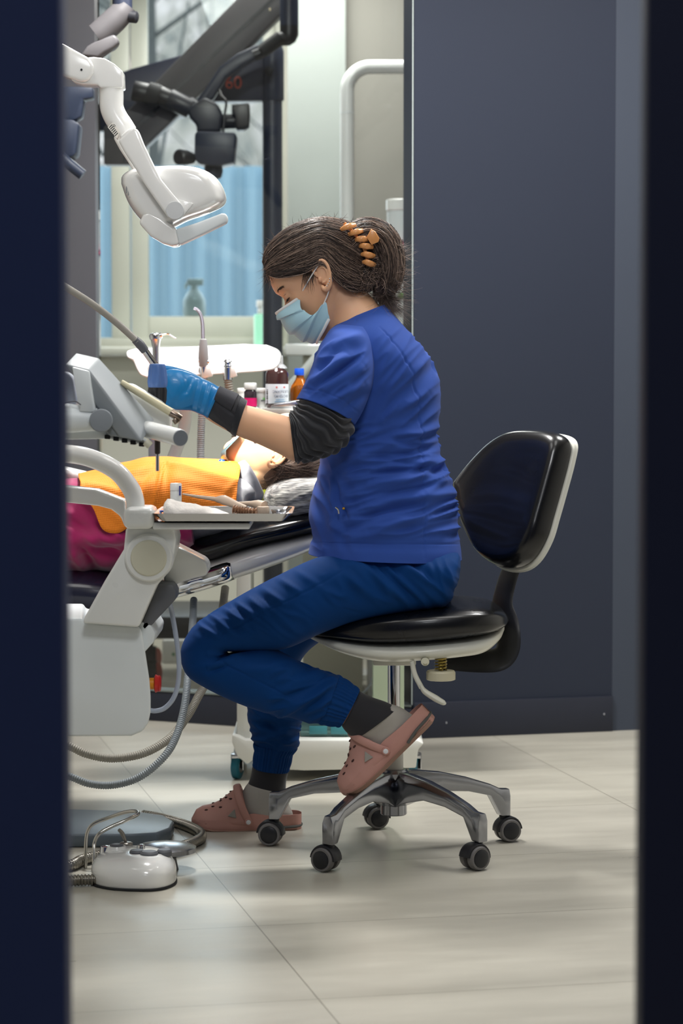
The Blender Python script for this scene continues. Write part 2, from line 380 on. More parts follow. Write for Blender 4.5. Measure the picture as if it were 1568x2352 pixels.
# ---------------------------------------------------------------- operator's stool
SX, SY = (905 - 784) / 5600 * 5.71, 5.71
stool = empty('operator_stool', (SX, SY, 0), 'wheeled stool with black cushion seat, leaning black backrest and polished star base', 'stool')
g = G(); st_ = [(697, .05, 1461, 1466), (720, .10, 1444, 1470), (780, .155, 1420, 1475), (860, .195, 1400, 1482), (960, .215, 1388, 1479), (1060, .21, 1383, 1470), (1120, .185, 1387, 1461), (1155, .13, 1401, 1450), (1169, .06, 1420, 1440)]
R = []
for x, w, yt, yb in st_:
    a = P(x, yt, 5.66); b = P(x, yb, 5.54); cx = P(x, 0, 5.70)[0]; zc = (a[2] + b[2]) / 2; h = (a[2] - b[2]) / 2
    th = np.arange(40) * 2 * PI / 40; e = 2 / 4.0
    R.append(np.stack([np.full(40, cx), 5.71 + w * np.sign(np.cos(th)) * abs(np.cos(th)) ** e, zc + h * np.sign(np.sin(th)) * abs(np.sin(th)) ** e], 1))
ob('seat_cushion', g.loft(R, 6), leather, stool, smooth=60)
g = G(); R = []
for x, w, yt, yb in [(699, .045, 1464, 1468), (725, .095, 1466, 1480), (790, .15, 1472, 1507), (870, .185, 1474, 1523), (960, .2, 1470, 1521), (1060, .195, 1462, 1512), (1110, .175, 1455, 1503), (1145, .125, 1449, 1478), (1160, .06, 1445, 1458)]:
    a = P(x, yt, 5.56); b = P(x, yb, 5.56); cx = P(x, 0, 5.70)[0]; zc = (a[2] + b[2]) / 2; h = (a[2] - b[2]) / 2 + .004
    th = np.arange(40) * 2 * PI / 40; e = 2 / 2.4
    R.append(np.stack([np.full(40, cx), 5.71 + w * np.sign(np.cos(th)) * abs(np.cos(th)) ** e, zc + h * np.sign(np.sin(th)) * abs(np.sin(th)) ** e], 1))
ob('seat_shell', g.loft(R, 6), mat('off white moulded shell', (214, 214, 204), .35, coat=.2), stool, smooth=60)
BN = np.array([-.77, -.536, .342]); BC = P(1160, 1150, 5.74)
out = [(1037, 1108), (1075, 1060), (1120, 1014), (1165, 988), (1215, 983), (1264, 989), (1284, 1008), (1278, 1050), (1262, 1110), (1245, 1170), (1228, 1225), (1200, 1272), (1165, 1293), (1120, 1289), (1085, 1260), (1058, 1205), (1042, 1150)]
O = np.array(catmull([PPl(x, y, BC, BN) for x, y in out + out[:1]], 5)[:-1])
def lay(lst):
    g = G(); return g.loft([BC + (O - BC) * s + BN * o for s, o in lst], 3)
ob('backrest_cushion', lay([(.02, .012), (.3, .012), (.6, .014), (.82, .014), (.94, .006), (1.0, -.014), (1.0, -.036), (.96, -.046)]), leather, stool, smooth=60)
ob('backrest_shell', lay([(.9, -.040), (1.0, -.0445), (1.015, -.05), (1.0, -.057), (.6, -.07), (.02, -.072)]), MATS['off white moulded shell'], stool, smooth=50)
g = G(); pth = [P(1215, 1190, 5.84), P(1180, 1290, 5.83), P(1161, 1345, 5.80), P(1152, 1400, 5.76), P(1166, 1445, 5.72), P(1166, 1490, 5.71), P(1146, 1514, 5.71), P(1100, 1518, 5.71), P(1020, 1512, 5.71)]
ob('support_bar', g.tube(pth, .034, 16, 6, flat=.2, up=(.57, -.82, 0)), black, stool)
def zY(y, Y): return P(784, y, Y)[2]
ob('gas_column', G().lathe((SX, SY, .2), (0, 0, 1), [(0, .0145), (.28, .0145)]), chrome, stool)
ob('column_sleeve', G().lathe((SX, SY, .17), (0, 0, 1), [(0, .023), (.10, .0215), (.105, .02)]), mat('grey sleeve plastic', (186, 186, 182), .35), stool)
ob('seat_mount', G().box((SX, SY, zY(1523, 5.62)), (.10, .12, .02)).lathe((SX, SY, .455), (0, 0, 1), [(0, .02), (.05, .024)]), MATS['off white moulded shell'], stool, bevel=.004)
ob('height_lever', G().tube(PL([(946, 1518), (952, 1548), (968, 1580)], 5.53), .006, 10, 5), MATS['off white moulded shell'], stool)
g = G().tube(PL([(965, 1572), (975, 1588), (1000, 1604), (1018, 1614), (1024, 1616)], 5.53), [.008, .013, .0155, .012, .004], 14, 4, flat=.5, up=(0, 1, 0)); ob('lever_paddle', g, MATS['off white moulded shell'], stool)
k = P(1012, 1551, 5.55)
ob('adjustment_knob', G().lathe(k - np.array([0, 0, .011]), (0, 0, 1), [(0, .030), (.002, .034), (.018, .034), (.022, .031)], 14), mat('ivory knob plastic', (196, 190, 166), .4), stool, smooth=30)
s = [k + np.array([.0125 * math.cos(t), .0125 * math.sin(t), .012 + .0035 * t / (2 * PI) * 2]) for t in np.linspace(0, 8 * PI, 90)]
ob('knob_spring', G().tube(s, .0022, 6).rod(k, k + np.array([0, 0, .045]), .006), mat('brass spring wire', (150, 132, 70), .3, 1), stool)
ob('pivot_eyelet', G().rod(P(976, 1520, 5.50), P(976, 1520, 5.56), .0095).rod(P(976, 1520, 5.49), P(976, 1520, 5.50), .005), ivory, stool)
ob('hub', G().lathe((SX, SY, .086), (0, 0, 1), [(0, .029), (.002, .031), (.075, .030), (.10, .036), (.108, .03)]), alu, stool)
RL = .288
for kk in range(5):
    an = math.radians(95 + 72 * kk); d = np.array([math.cos(an), math.sin(an), 0]); w = np.array([-d[1], d[0], 0]); c = np.array([SX, SY, 0])
    R = []
    for t, wd, zt, zb in [(.018, .020, .190, .105), (.06, .021, .188, .122), (.12, .019, .180, .136), (.19, .0165, .163, .130), (.25, .015, .143, .115), (.278, .0145, .130, .064), (.302, .0145, .128, .062)]:
        q = []
        for sx, sz in [(-1, 0), (-1, .75), (-.6, 1), (.6, 1), (1, .75), (1, 0)]:
            q.append(c + d * t + w * wd * sx + np.array([0, 0, zb + (zt - zb) * sz]))
        R.append(q)
    ob('leg', G().loft(R, 1), alu, stool, smooth=35, bevel=.003)
    e = c + d * RL
    ca = math.radians([195, 170, 150, 215, 20][kk])
    cdv = np.array([math.cos(ca), math.sin(ca), 0]); ax = np.array([-cdv[1], cdv[0], 0])
    wc = e + np.array([0, 0, .0285]) + cdv * .012
    A = []
    for s_ in np.linspace(-.0185, .0185, 7):
        r_ = .0335 if abs(s_) < .016 else .0315
        A.append([wc + ax * s_ + r_ * (cdv * math.cos(t) + np.array([0, 0, 1]) * math.sin(t)) for t in np.linspace(.1, PI * 1.02, 14)])
    B = [[p + (wc + ax * s_ - p) * .12 for p in row] for row, s_ in zip(A, np.linspace(-.0185, .0185, 7))]
    hg = G(); hg.loft([list(a) + list(b)[::-1] for a, b in zip(A, B)]); hg.rod(e + np.array([0, 0, .05]), e + np.array([0, 0, .07]), .009)
    cs = ob('caster', hg, black, stool, smooth=40)
    for sg in (-1, 1):
        b0 = wc + ax * sg * .0065
        ob('wheel', G().lathe(b0, ax * sg, [(0, .024), (.001, .0275), (.012, .0275), (.0175, .0255), (.0178, .021), (.0165, .0205)], 26), mat('grey caster tread', (104, 102, 102), .5), cs)
        ob('wheel_cap', G().lathe(b0 + ax * sg * .0150, ax * sg, [(0, .020), (.0035, .020), (.006, .015), (.0065, .001)], 24), black, cs)

# ---------------------------------------------------------------- instrument trolley behind the stool
TY = 6.88
tw = mat('white powder coated metal', (222, 223, 218), .35, var=.02)
tr = empty('instrument_trolley', P(755, 1775, TY) * np.array([1, 1, 0]), 'white metal trolley on teal castors standing behind the stool', 'trolley')
a = P(536, 1700, 6.78); b = P(968, 1768, 6.78)
g = G().prism(PL([(533, 1688), (548, 1692), (563, 1700), (958, 1700), (973, 1708), (960, 1722), (955, 1764), (700, 1770), (660, 1768), (640, 1740), (590, 1738), (568, 1756), (545, 1738), (533, 1706)], 6.70), (0, .34, 0))
ob('base_shelf', g, tw, tr, bevel=.004)
zt = P(0, 936, TY)[2]; zb = P(0, 1702, TY)[2]
def upr(x0, x1, Y, d): 
    p = P(x0, 0, Y); q = P(x1, 0, Y); return G().span((p[0], Y, zb), (q[0], Y + d, zt - .02))
ob('side_panel', upr(540, 572, 6.74, .28), tw, tr, bevel=.004)
ob('side_panel', upr(858, 930, 6.74, .28), mat('greenish lit panel', (188, 204, 178), .4), tr, bevel=.004, label='side panel coloured as lit greenish')  # greenish light on this upright is put into its colour
p = P(536, 0, 6.70); q = P(936, 0, 6.70)
ob('top_shelf', G().span((p[0], 6.68, zt - .02), (q[0], 7.06, zt)), tw, tr, bevel=.004)
p = P(572, 0, 6.70); q = P(858, 0, 6.70); z0_, z1_ = P(0, 1235, TY)[2], P(0, 1020, TY)[2]
dw = ob('drawer', G().span((p[0] + .003, 6.75, z0_), (q[0] - .003, 7.0, z1_)), tw, tr, bevel=.004)
ob('handle', G().rod((p[0] + .08, 6.735, (z0_ + z1_) / 2), (q[0] - .08, 6.735, (z0_ + z1_) / 2), .006), steel, dw)
teal = mat('teal castor tyre', (20, 92, 110), .4)
for wx, wy in ((545, 6.74), (953, 6.74), (552, 7.0), (946, 7.0)):
    c = P(wx, 1745, wy); c[2] = .034
    cs = ob('castor', G().box(c + np.array([0, 0, .032]), (.03, .04, .012)).box(c + np.array([.016, 0, .015]), (.003, .03, .045)).box(c + np.array([-.016, 0, .015]), (.003, .03, .045)).rod(c + np.array([0, 0, .03]), c + np.array([0, 0, .065]), .008), steel, tr, bevel=.001)
    ax = unit([.95, -.3, 0])
    ob('wheel', G().lathe(c - ax * .011, ax, [(0, .026), (.003, .0335), (.019, .0335), (.022, .026)], 26), teal, cs)
    ob('wheel_hub', G().lathe(c - ax * .0125, ax, [(0, .008), (.001, .017), (.024, .017), (.025, .008)], 20), steel, cs)
bx = mat('clear aqua plastic', (150, 196, 196), .15, trans=.75, ior=1.3)
root = empty('storage_box', P(745, 1702, 6.86), 'clear aqua plastic organiser box on the lower shelf of the white trolley', 'box')
p = P(690, 1711, 6.8); q = P(812, 1662, 6.8); zs = P(0, 1700, 6.70)[2] + .001
g = G(); zb_ = zs; g.span((p[0], 6.76, zb_), (q[0], 6.95, zb_ + .055)); ob('tub', g, bx, root, bevel=.004)
ob('lid', G().span((p[0] - .004, 6.755, zb_ + .056), (q[0] + .004, 6.955, zb_ + .068)), mat('pale aqua lid', (190, 214, 210), .3), root, bevel=.003)
for i in range(2):
    xx = p[0] + .025 + i * .06
    ob('compartment', G().span((xx, 6.753, zb_ + .008), (xx + .05, 6.7595, zb_ + .03)), mat('teal insert', (70, 140, 150), .4), root, bevel=.001)
ob('upper_tub', G().span((p[0] + .006, 6.78, zb_ + .069), (q[0] - .01, 6.93, zb_ + .082)), bx, root, bevel=.003)
tag(ob('power_cable', G().tube([P(868, 1500, 7.05), P(862, 1535, 7.06), P(850, 1572, 7.05), P(832, 1592, 7.02), P(800, 1600, 7.0)], .004, 8, 6), hosegrey), 'thin grey cable hanging beside the greenish trolley panel', 'cable')

# ---------------------------------------------------------------- patient chair
CY = 6.16
ch = empty('dental_chair', (-.75, 6.0, 0), 'reclined dental treatment chair with black upholstery and pale shell under the patient', 'dental chair')
def sect(sts, Yc, e, n=40, k=5):
    R = []
    for x, w, yt, yb in sts:
        Yn = Yc - w * .8; a = P(x, yt, Yn); b = P(x, yb, Yn); cx = P(x, yt, Yn)[0]; zc = (a[2] + b[2]) / 2; h = (a[2] - b[2]) / 2
        th = np.arange(n) * 2 * PI / n
        R.append(np.stack([np.full(n, cx), Yc + w * np.sign(np.cos(th)) * abs(np.cos(th)) ** (2 / e), zc + h * np.sign(np.sin(th)) * abs(np.sin(th)) ** (2 / e)], 1))
    return G().loft(R, k)
ob('back_cushion', sect([(428, .10, 1262, 1275), (442, .17, 1240, 1290), (480, .2, 1225, 1296), (560, .22, 1203, 1268), (650, .22, 1183, 1246), (720, .2, 1168, 1230), (760, .16, 1160, 1215), (778, .06, 1168, 1200)], CY, 2.6), leather, ch, smooth=60)
ob('seat_cushion', sect([(-260, .2, 1320, 1400), (-200, .24, 1300, 1430), (150, .25, 1306, 1432), (250, .25, 1318, 1432), (330, .24, 1330, 1420), (370, .1, 1345, 1400)], CY, 3.2), mat('dark navy upholstery vinyl', (34, 36, 54), .26, coat=.3, bump=.05, bscale=420, bdist=.0006), ch, smooth=60)
ob('back_shell', sect([(392, .12, 1320, 1352), (402, .2, 1296, 1372), (480, .215, 1286, 1355), (560, .22, 1258, 1328), (650, .21, 1236, 1296), (720, .19, 1222, 1266), (765, .1, 1215, 1235)], CY, 3), white_gloss, ch, smooth=60)
ob('shell_trim', sect([(398, .12, 1335, 1370), (404, .208, 1320, 1376), (470, .222, 1300, 1358), (530, .227, 1282, 1338), (541, .12, 1290, 1330)], CY - .002, 4), chrome, ch, smooth=50)
g = G(); pl = [(-1.35, 5.74), (-.50, 5.745), (-.44, 5.765), (-.412, 5.83), (-.41, 5.92), (-.44, 6.0), (-.52, 6.06), (-.7, 6.09), (-1.35, 6.09)]
ob('floor_plate', G().prism([(x, y, 0) for x, y in pl], (0, 0, .032)), mat('blue grey floor plate', (104, 116, 128), .32, var=.05, vscale=5), ch, bevel=.006, bseg=3)
ob('lift_column', G().prism([(-1.1, 5.85, .03), (-.78, 5.85, .03), (-.78, 6.05, .03), (-1.1, 6.05, .03)], (0, 0, .5)), greyp, ch, bevel=.02, bseg=3)
ob('armrest', G().tube([P(90, 1075, 6.47), P(170, 1092, 6.47), P(205, 1105, 6.47), P(225, 1150, 6.47), P(225, 1260, 6.44)], .018, 14, 5), white, ch)

# ---------------------------------------------------------------- delivery unit in front of the chair
un = empty('dental_delivery_unit', (-.5, 5.3, 0), 'pale grey dental delivery unit with round ivory joint cap and boxy cabinet', 'dental unit')
UY = 5.2
cab = ob('cabinet', G().slab([(-160, 1418), (190, 1420), (195, 1432), (318, 1440), (326, 1450), (334, 1500), (343, 1560), (346, 1600), (346, 1635), (341, 1660), (328, 1680), (302, 1691), (-160, 1694)], UY, .34, -.034), greyp, un, bevel=.012, bseg=3)
ob('cabinet_side', G().slab([(316, 1432), (340, 1425), (357, 1455), (353, 1475), (330, 1500), (322, 1470)], UY + .02, .26), greyp, cab, bevel=.004)
ob('stop_button', G().lathe(P(344, 1570, UY + .12), (1, 0, 0), [(0, .013), (.012, .013)], 20), mat('amber button collar', (226, 150, 30), .4), cab, label='amber collar of the stop button')
ob('stop_button', G().lathe(P(354, 1570, UY + .12), (1, 0, 0), [(0, .015), (.003, .0205), (.009, .0175), (.012, .0185), (.015, .014), (.0155, .001)], 22), mat('red button', (196, 40, 34), .35), cab, label='red mushroom stop button')
ob('arm_panel', G().slab([(190, 1432), (194, 1418), (240, 1335), (284, 1262), (289, 1212), (398, 1212), (404, 1240), (400, 1270), (384, 1318), (360, 1345), (340, 1390), (318, 1441)], UY - .04, .16), white, un, bevel=.006, bseg=3)
c = P(342, 1281, UY - .045)
jn = ob('joint_ring', G().lathe(c + np.array([0, .02, 0]), (0, -1, 0), [(0, .052), (.022, .051), (.028, .047), (.029, .040)], 44), white, un)
ob('joint_cap', G().lathe(c + np.array([0, -.004, 0]), (0, -1, 0), [(0, .0385), (.006, .0385), (.0095, .036), (.011, .02), (.0115, .001)], 44), ivory, jn)
ob('side_cover', G().slab([(385, 1252), (402, 1254), (465, 1286), (474, 1293), (478, 1310), (474, 1322), (440, 1330), (388, 1348), (375, 1335)], UY + .1, .12), white, un, bevel=.006)
ob('link_arm', G().slab([(362, 1340), (396, 1342), (404, 1360), (404, 1376), (352, 1432), (332, 1452), (322, 1440)], UY + .02, .1), dkgrey, un, bevel=.005)
ob('link_arm', G().slab([(350, 1338), (372, 1338), (380, 1350), (335, 1395), (322, 1430), (318, 1420)], UY + .06, .1), mat('charcoal link', (70, 71, 76), .45), un, bevel=.005)
ob('tray_hub', G().slab([(283, 1166), (352, 1166), (352, 1216), (283, 1216)], UY - .09, .13), white, un, bevel=.014, bseg=4)
ob('tray_bracket', G().slab([(350, 1200), (574, 1201), (574, 1216), (350, 1217)], UY - .07, .20), white, un, bevel=.004)
ob('upper_arm', G().tube(PL([(40, 1042), (150, 1042), (215, 1055), (268, 1083), (300, 1122), (310, 1150), (311, 1168)], UY - .02), .0195, 22, 6), white_gloss, un)
ob('lower_arm', G().slab([(60, 1114), (150, 1117), (220, 1125), (287, 1150), (287, 1212), (276, 1186), (255, 1170), (225, 1162), (150, 1154), (60, 1150)], UY - .01, .07), white_gloss, un, bevel=.012, bseg=3)
hoset = mat('blue grey tube', (168, 178, 196), .35)
tag(ob('supply_tube', G().tube([P(386, 1380, UY + .1), P(393, 1400, UY + .12), P(403, 1455, UY + .12), P(410, 1510, UY + .12), P(410, 1560, UY + .12), P(400, 1600, UY + .12), P(380, 1625, UY + .12), P(357, 1633, UY + .12), P(338, 1630, UY + .12)], .0055, 12, 6), hoset), 'smooth blue grey tube looping from the link arm into the cabinet', 'tube')
hs = empty('suction_hose', P(300, 1740, 5.6))
g = G(); hose(g, [P(90, 1690, 5.62), P(155, 1712, 5.62), P(200, 1732, 5.62), P(260, 1742, 5.62), P(330, 1730, 5.64), P(390, 1695, 5.68), P(430, 1645, 5.74), P(455, 1600, 5.80), P(475, 1560, 5.86), P(500, 1470, 5.95), P(512, 1390, 6.05), P(517, 1350, 6.1)], .0095, .0052, .0009)
COL.objects.unlink(hs); D.objects.remove(hs)
tag(ob('suction_hose', g, hosebeige, smooth=60), 'beige grey ribbed hose, the upper of two looping under the cabinet', 'hose', 'ribbed hoses under the unit')
g = G(); hose(g, [P(90, 1770, 5.55), P(155, 1782, 5.55), P(205, 1800, 5.55), P(260, 1803, 5.55), P(320, 1785, 5.55), P(375, 1740, 5.56), P(405, 1690, 5.60), P(424, 1620, 5.66), P(432, 1545, 5.75), P(439, 1470, 5.88), P(443, 1420, 6.0), P(445, 1376, 6.06)], .0085, .0052, .0009)
tag(ob('suction_hose', g, hosegrey, smooth=60), 'blue grey ribbed hose, the lower of two, dipping nearest the floor', 'hose', 'ribbed hoses under the unit')
# ---------------------------------------------------------------- dental lamp on its jointed arm
def round_slab(name, out, Y0, Y1, m, parent, k=4, rr=None, n=7, e=2.6, shrink=.55):
    """pillow-edged solid: outline at mid depth, shrinking towards both faces"""
    o = np.array([P(x, y, (Y0 + Y1) / 2) for x, y in out]); c = o.mean(0); o = np.array(catmull(list(o) + [o[0]], k)[:-1]); h = (Y1 - Y0) / 2; R = []
    for t in np.linspace(-1, 1, 2 * n + 1):
        a = math.sin(t * PI / 2); s = (1 - abs(a) ** e) ** (1 / e); s = shrink + (1 - shrink) * s
        if abs(t) == 1: s = shrink * .96
        R.append(c + (o - c) * s + np.array([0, h * a, 0]))
    for s in (.5, .02): R.insert(0, c + (o - c) * s * shrink + np.array([0, -h, 0])); R.append(c + (o - c) * s * shrink + np.array([0, h, 0]))
    return ob(name, G().loft(R), m, parent, smooth=60)
YL = 5.66
lamp = empty('dental_lamp', P(400, 470, YL), 'glossy white dental treatment lamp on a jointed arm above the patient', 'lamp')
ob('ceiling_arm', G().slab([(-330, -140), (-60, 0), (60, 42), (140, 97), (205, 133), (215, 150), (214, 166), (203, 184), (186, 188), (140, 172), (50, 130), (-80, 70), (-340, -70)], YL - .045, .075), white_gloss, lamp, bevel=.012, bseg=4)
ob('ceiling_column', G().lathe(P(-330, -110, YL), (0, 0, 1), [(-.1, .03), (1.0, .03)]), white_gloss, lamp)
ob('pivot_screw', G().rod(P(187, 160, YL - .047), P(187, 160, YL - .04), .0025), black, lamp)
ob('elbow', G().slab([(176, 134), (215, 130), (240, 134), (262, 146), (281, 163), (283, 201), (229, 201), (224, 194), (190, 193), (168, 188), (160, 178)], YL - .03, .07), white_gloss, lamp, bevel=.014, bseg=4)
ob('swivel', G().tube([P(256, 203, YL), P(256, 225, YL), P(257, 248, YL), P(266, 270, YL), P(281, 292, YL), P(291, 307, YL)], [.0278, .0278, .0275, .0272, .0268, .026], 30, 5), white_gloss, lamp)
ob('swivel_joint', G().rod(P(256, 200.5, YL), P(256, 203.5, YL), .0273, 30), dkgrey, lamp)
lb = ob('barcode_label', G().prism([P(x, y, YL - .0285) for x, y in ((259, 281), (275, 303), (268, 318), (247, 292))], (0, .003, 0)), mat('label paper', (216, 212, 204), .6), lamp, smooth=0)
for i in range(6):
    x, y = 250 + i * 2.6, 292.5 + i * 3.8
    ob('barcode_bar', G().prism([P(x + a, y + b, YL - .0288) for a, b in ((0, 0), (1.2, 1.6), (8.4, -5.5), (7.2, -7.1))], (0, .001, 0)), black, lb, smooth=0)
textmesh('12', .007, P(262, 288, YL - .0289), (.55, 0, -.83), (.83, 0, .55), black, 'lettering', lb)
for Y, w in ((YL - .132, 0), (YL + .112, -12)):
    ob('fork_arm', G().slab([(x + w, y - abs(w) * .6) for x, y in [(271, 322), (284, 310), (305, 291), (318, 299), (330, 330), (348, 368), (370, 412), (398, 446), (419, 470), (423, 486), (416, 500), (402, 507), (384, 497), (356, 458), (330, 420), (306, 380), (286, 350)]], Y, .022), white_gloss, lamp, bevel=.006, bseg=3)
ob('fork_cross', G().slab([(275, 312), (300, 292), (308, 300), (300, 322), (282, 336)], YL - .13, .26), white_gloss, lamp, bevel=.006, bseg=3)
head = round_slab('lamp_head', [(281, 425), (284, 406), (310, 391), (360, 385), (428, 384), (474, 394), (503, 416), (518, 448), (513, 470), (474, 490), (430, 505), (396, 522), (372, 532), (340, 520), (312, 492), (294, 462)], YL - .105, YL + .105, white_gloss, lamp, shrink=.72)
for i in range(4):
    x = 291 + i * 4.4
    ob('vent_slot', G().tube([P(x + 6, 416 + i * 3.2, YL - .0915), P(x, 428 + i * 4, YL - .0965), P(x - 1, 444 + i * 5, YL - .0955)], .0012, 6, 4), greyd, head)
ob('pivot_cap', G().lathe(P(402, 484, YL - .13), (0, -1, 0), [(0, .0205), (.008, .0205), (.010, .0195), (.0105, .001)], 32), mat('pale grey pivot cap', (204, 206, 208), .3), lamp)
ob('pivot_fin', G().slab([(404, 456), (445, 467), (412, 505), (395, 500)], YL - .112, .02), white_gloss, head, bevel=.004)
ob('lower_shell', G().slab([(329, 490), (345, 485), (366, 496), (400, 521), (406, 530), (413, 562), (395, 565), (372, 558), (345, 542), (318, 512)], YL - .105, .085), white_gloss, lamp, bevel=.012, bseg=4)
ob('handle', G().slab([(402, 527), (450, 512), (508, 490), (518, 490), (523, 499), (520, 511), (470, 536), (412, 563)], YL - .105, .05), greyp, lamp, bevel=.008, bseg=3)
ld = unit(P(560, 1050, 6.06) - P(470, 505, YL + .025))
lc = P(462, 483, YL + .025)
ob('lamp_lens', G().lathe(lc, ld, [(-.02, .024), (.0, .024), (.004, .02), (.0045, .001)], 32), mat('lit lamp lens', (255, 248, 232), .3, emit=2.0), lamp)
l = D.lights.new('dental_lamp_beam', 'SPOT'); l.energy = 120; l.color = (1, .95, .84); l.spot_size = math.radians(24); l.spot_blend = .35; l.shadow_soft_size = .045
o = D.objects.new('dental_lamp_beam', l); COL.objects.link(o); o.location = lc + ld * .032; o.rotation_euler = Vector(ld).to_track_quat('-Z', 'Y').to_euler()

# ---------------------------------------------------------------- dark equipment arm and microscope ghost beside the left pier
YA = 6.9
sa = empty('equipment_arm', P(260, 40, YA), 'charcoal jointed equipment arm coming down behind the white lamp arm', 'equipment arm')
ob('drop_tube', G().lathe(P(281, 25, YA), (0, 0, 1), [(0, .028), (1.2, .028)]), scope, sa)
ob('cranked_tube', G().tube(PL([(292, 12), (280, 28), (262, 47), (232, 74), (222, 82)], YA), [.029, .034, .036, .036, .035], 22, 4), scope_arm, sa)
ob('clamp_screw', G().lathe(P(298, 38, YA - .01), (1, -.2, -.15), [(0, .017), (.02, .017), (.023, .013)], 10), black, sa)
ob('lower_link', G().slab([(184, 128), (200, 105), (222, 92), (262, 78), (271, 88), (270, 100), (260, 110), (240, 120), (224, 132)], YA - .03, .06), scope_arm, sa, bevel=.008, bseg=3)
ob('link_end', G().tube(PL([(265, 90), (240, 112), (205, 136), (150, 170)], YA), .018, 14, 4), scope_arm, sa)
gh = empty('microscope_ghost', P(175, 240, 7.3), 'dim blue grey microscope ghost built as a solid below the white lamp arm', 'microscope ghost')
gm = mat('dim ghost blue', (44, 54, 74), .45, var=.06)  # ghost image of a microscope in the glass, dimness put into the colour
ob('mount_block', G().slab([(120, 198), (212, 199), (213, 224), (190, 228), (190, 240), (186, 268), (172, 275), (120, 275)], 7.3, .08), gm, gh, bevel=.006)
ob('body_block', G().slab([(120, 272), (168, 274), (181, 284), (174, 352), (166, 360), (120, 362)], 7.28, .12), gm, gh, bevel=.008)
ob('grip', G().tube(PL([(128, 352), (150, 370), (190, 402)], 7.26), [.018, .017, .016], 16, 4), gm, gh)
ob('ghost_mount', G().span(P(100, 260, 7.36), P(160, 215, 7.99)), gm, gh)

# ---------------------------------------------------------------- operating microscope in the glazed-off room
YM = 9.0
mi = empty('operating_microscope', P(627, 1540, YM) * np.array([1, 1, 0]), 'dark operating microscope on a tall floor post with a big angled arm, behind the glass', 'microscope')
ob('post', G().lathe(P(627, 1420, YM + .05), (0, 0, 1), [(0, .037), (P(0, 222, YM)[2] - P(0, 1420, YM)[2], .037)], 30), scope, mi)
ob('collar', G().lathe(P(626, 232, YM + .05), (0, 0, 1), [(0, .040), (.004, .042), (P(0, 118, YM)[2] - P(0, 232, YM)[2], .042), (.2, .036)], 30), scope, mi)
hb = ob('horizontal_arm', G().slab([(200, 190), (262, 172), (300, 158), (440, 119), (606, 112), (606, 231), (470, 233), (430, 262), (300, 300), (200, 300)], YM + .02, .09), mat('midnight navy casting', (30, 34, 52), .4, var=.05), mi, bevel=.008)
textmesh('60', .064, P(536, 191, YM + .017), (1, 0, 0), (0, 0, 1), mat('orange red lettering', (176, 70, 52), .5), 'lettering', hb, .001)
ob('lock_screw', G().lathe(P(618, 165, YM - .0), (0, -1, 0), [(0, .016), (.02, .016), (.022, .01)], 12), black, mi)
bm2 = ob('angled_arm', G().slab([(560, -20), (700, -40), (662, 18), (640, 38), (336, 334), (302, 377), (238, 377), (238, 292), (300, 246)], YM - .14, .11), scope_arm, mi, bevel=.006)
ob('arm_groove', G().slab([(640, -20), (650, -20), (288, 322), (288, 374), (282, 374), (282, 316)], YM - .1425, .004), black, bm2, smooth=0)
ob('arm_label', G().slab([(617, 19), (621, 17), (622, 24), (618, 25)], YM - .1425, .003), mat('small pale tag', (220, 205, 170), .5), bm2, smooth=0)
ob('drop_column', G().lathe(P(664, 82, YM - .2), (0, 0, 1), [(0, .0335), (.22, .0335)], 26), scope, mi)
ob('elbow_tube', G().tube(PL([(664, 60), (662, 84), (640, 92), (604, 118), (582, 128)], YM - .22), [.033, .032, .024, .0215, .021], 18, 4), black, mi)
ob('grip', G().tube(PL([(644, 84), (600, 118)], YM - .25), [.022, .024], 16), rubber, mi)
ob('bridge_arm', G().slab([(592, 100), (612, 122), (560, 150), (520, 178), (490, 226), (470, 240), (448, 232), (470, 205), (505, 152), (545, 122)], YM - .23, .05), scope, mi, bevel=.01, bseg=3)
def tb(n, a, b, r, m=black, r2=None, Y=YM - .22): return ob(n, G().rod(P(*a, Y), P(*b, Y), r, 22, r2), m, mi, bevel=.003)
ep = tb('eyepiece', (306, 208), (340, 216), .036); tb('eyepiece_ring', (338, 214), (366, 222), .042, rubber); tb('ocular_tube', (362, 218), (392, 230), .035, black)
tb('ocular_joint', (388, 226), (438, 250), .037, mat('graphite knuckle', (44, 46, 54), .4)); tb('ocular_joint', (432, 236), (470, 262), .027, MATS['graphite knuckle'])
ob('optics_body', G().slab([(428, 250), (470, 222), (500, 238), (512, 262), (506, 302), (450, 304), (452, 288), (436, 272)], YM - .28, .12), MATS['graphite knuckle'], mi, bevel=.012, bseg=3)
ob('camera_block', G().slab([(447, 308), (452, 301), (538, 304), (543, 310), (537, 372), (500, 381), (456, 376), (446, 364)], YM - .30, .15), scope, mi, bevel=.006)
tb('side_tube', (508, 280), (548, 278), .026); ob('camera_adapter', G().slab([(532, 240), (572, 236), (573, 262), (571, 290), (560, 298), (542, 298), (538, 266), (532, 262)], YM - .26, .07), black, mi, bevel=.008, bseg=3)
ob('focus_knob', G().lathe(P(432, 363, YM - .30), (-.6, -.8, 0), [(-.02, .02), (.02, .028), (.05, .028), (.055, .022)], 14), black, mi)
ob('objective_lens', G().lathe(P(490, 376, YM - .22), (0, 0, -1), [(0, .032), (.03, .034), (.05, .028), (.055, .02)], 24), scope, mi)
ob('cable', G().tube([P(500, 196, YM - .2), P(508, 220, YM - .25), P(519, 235, YM - .26), P(516, 262, YM - .27), P(512, 306, YM - .27)], .005, 8, 6), black, mi)
ob('floor_base', G().slab([(250, 1425), (330, 1416), (640, 1416), (648, 1425), (648, 1462), (640, 1468), (250, 1468)], YM - .3, .62), mat('black base casting', (28, 30, 36), .45), mi, bevel=.01)
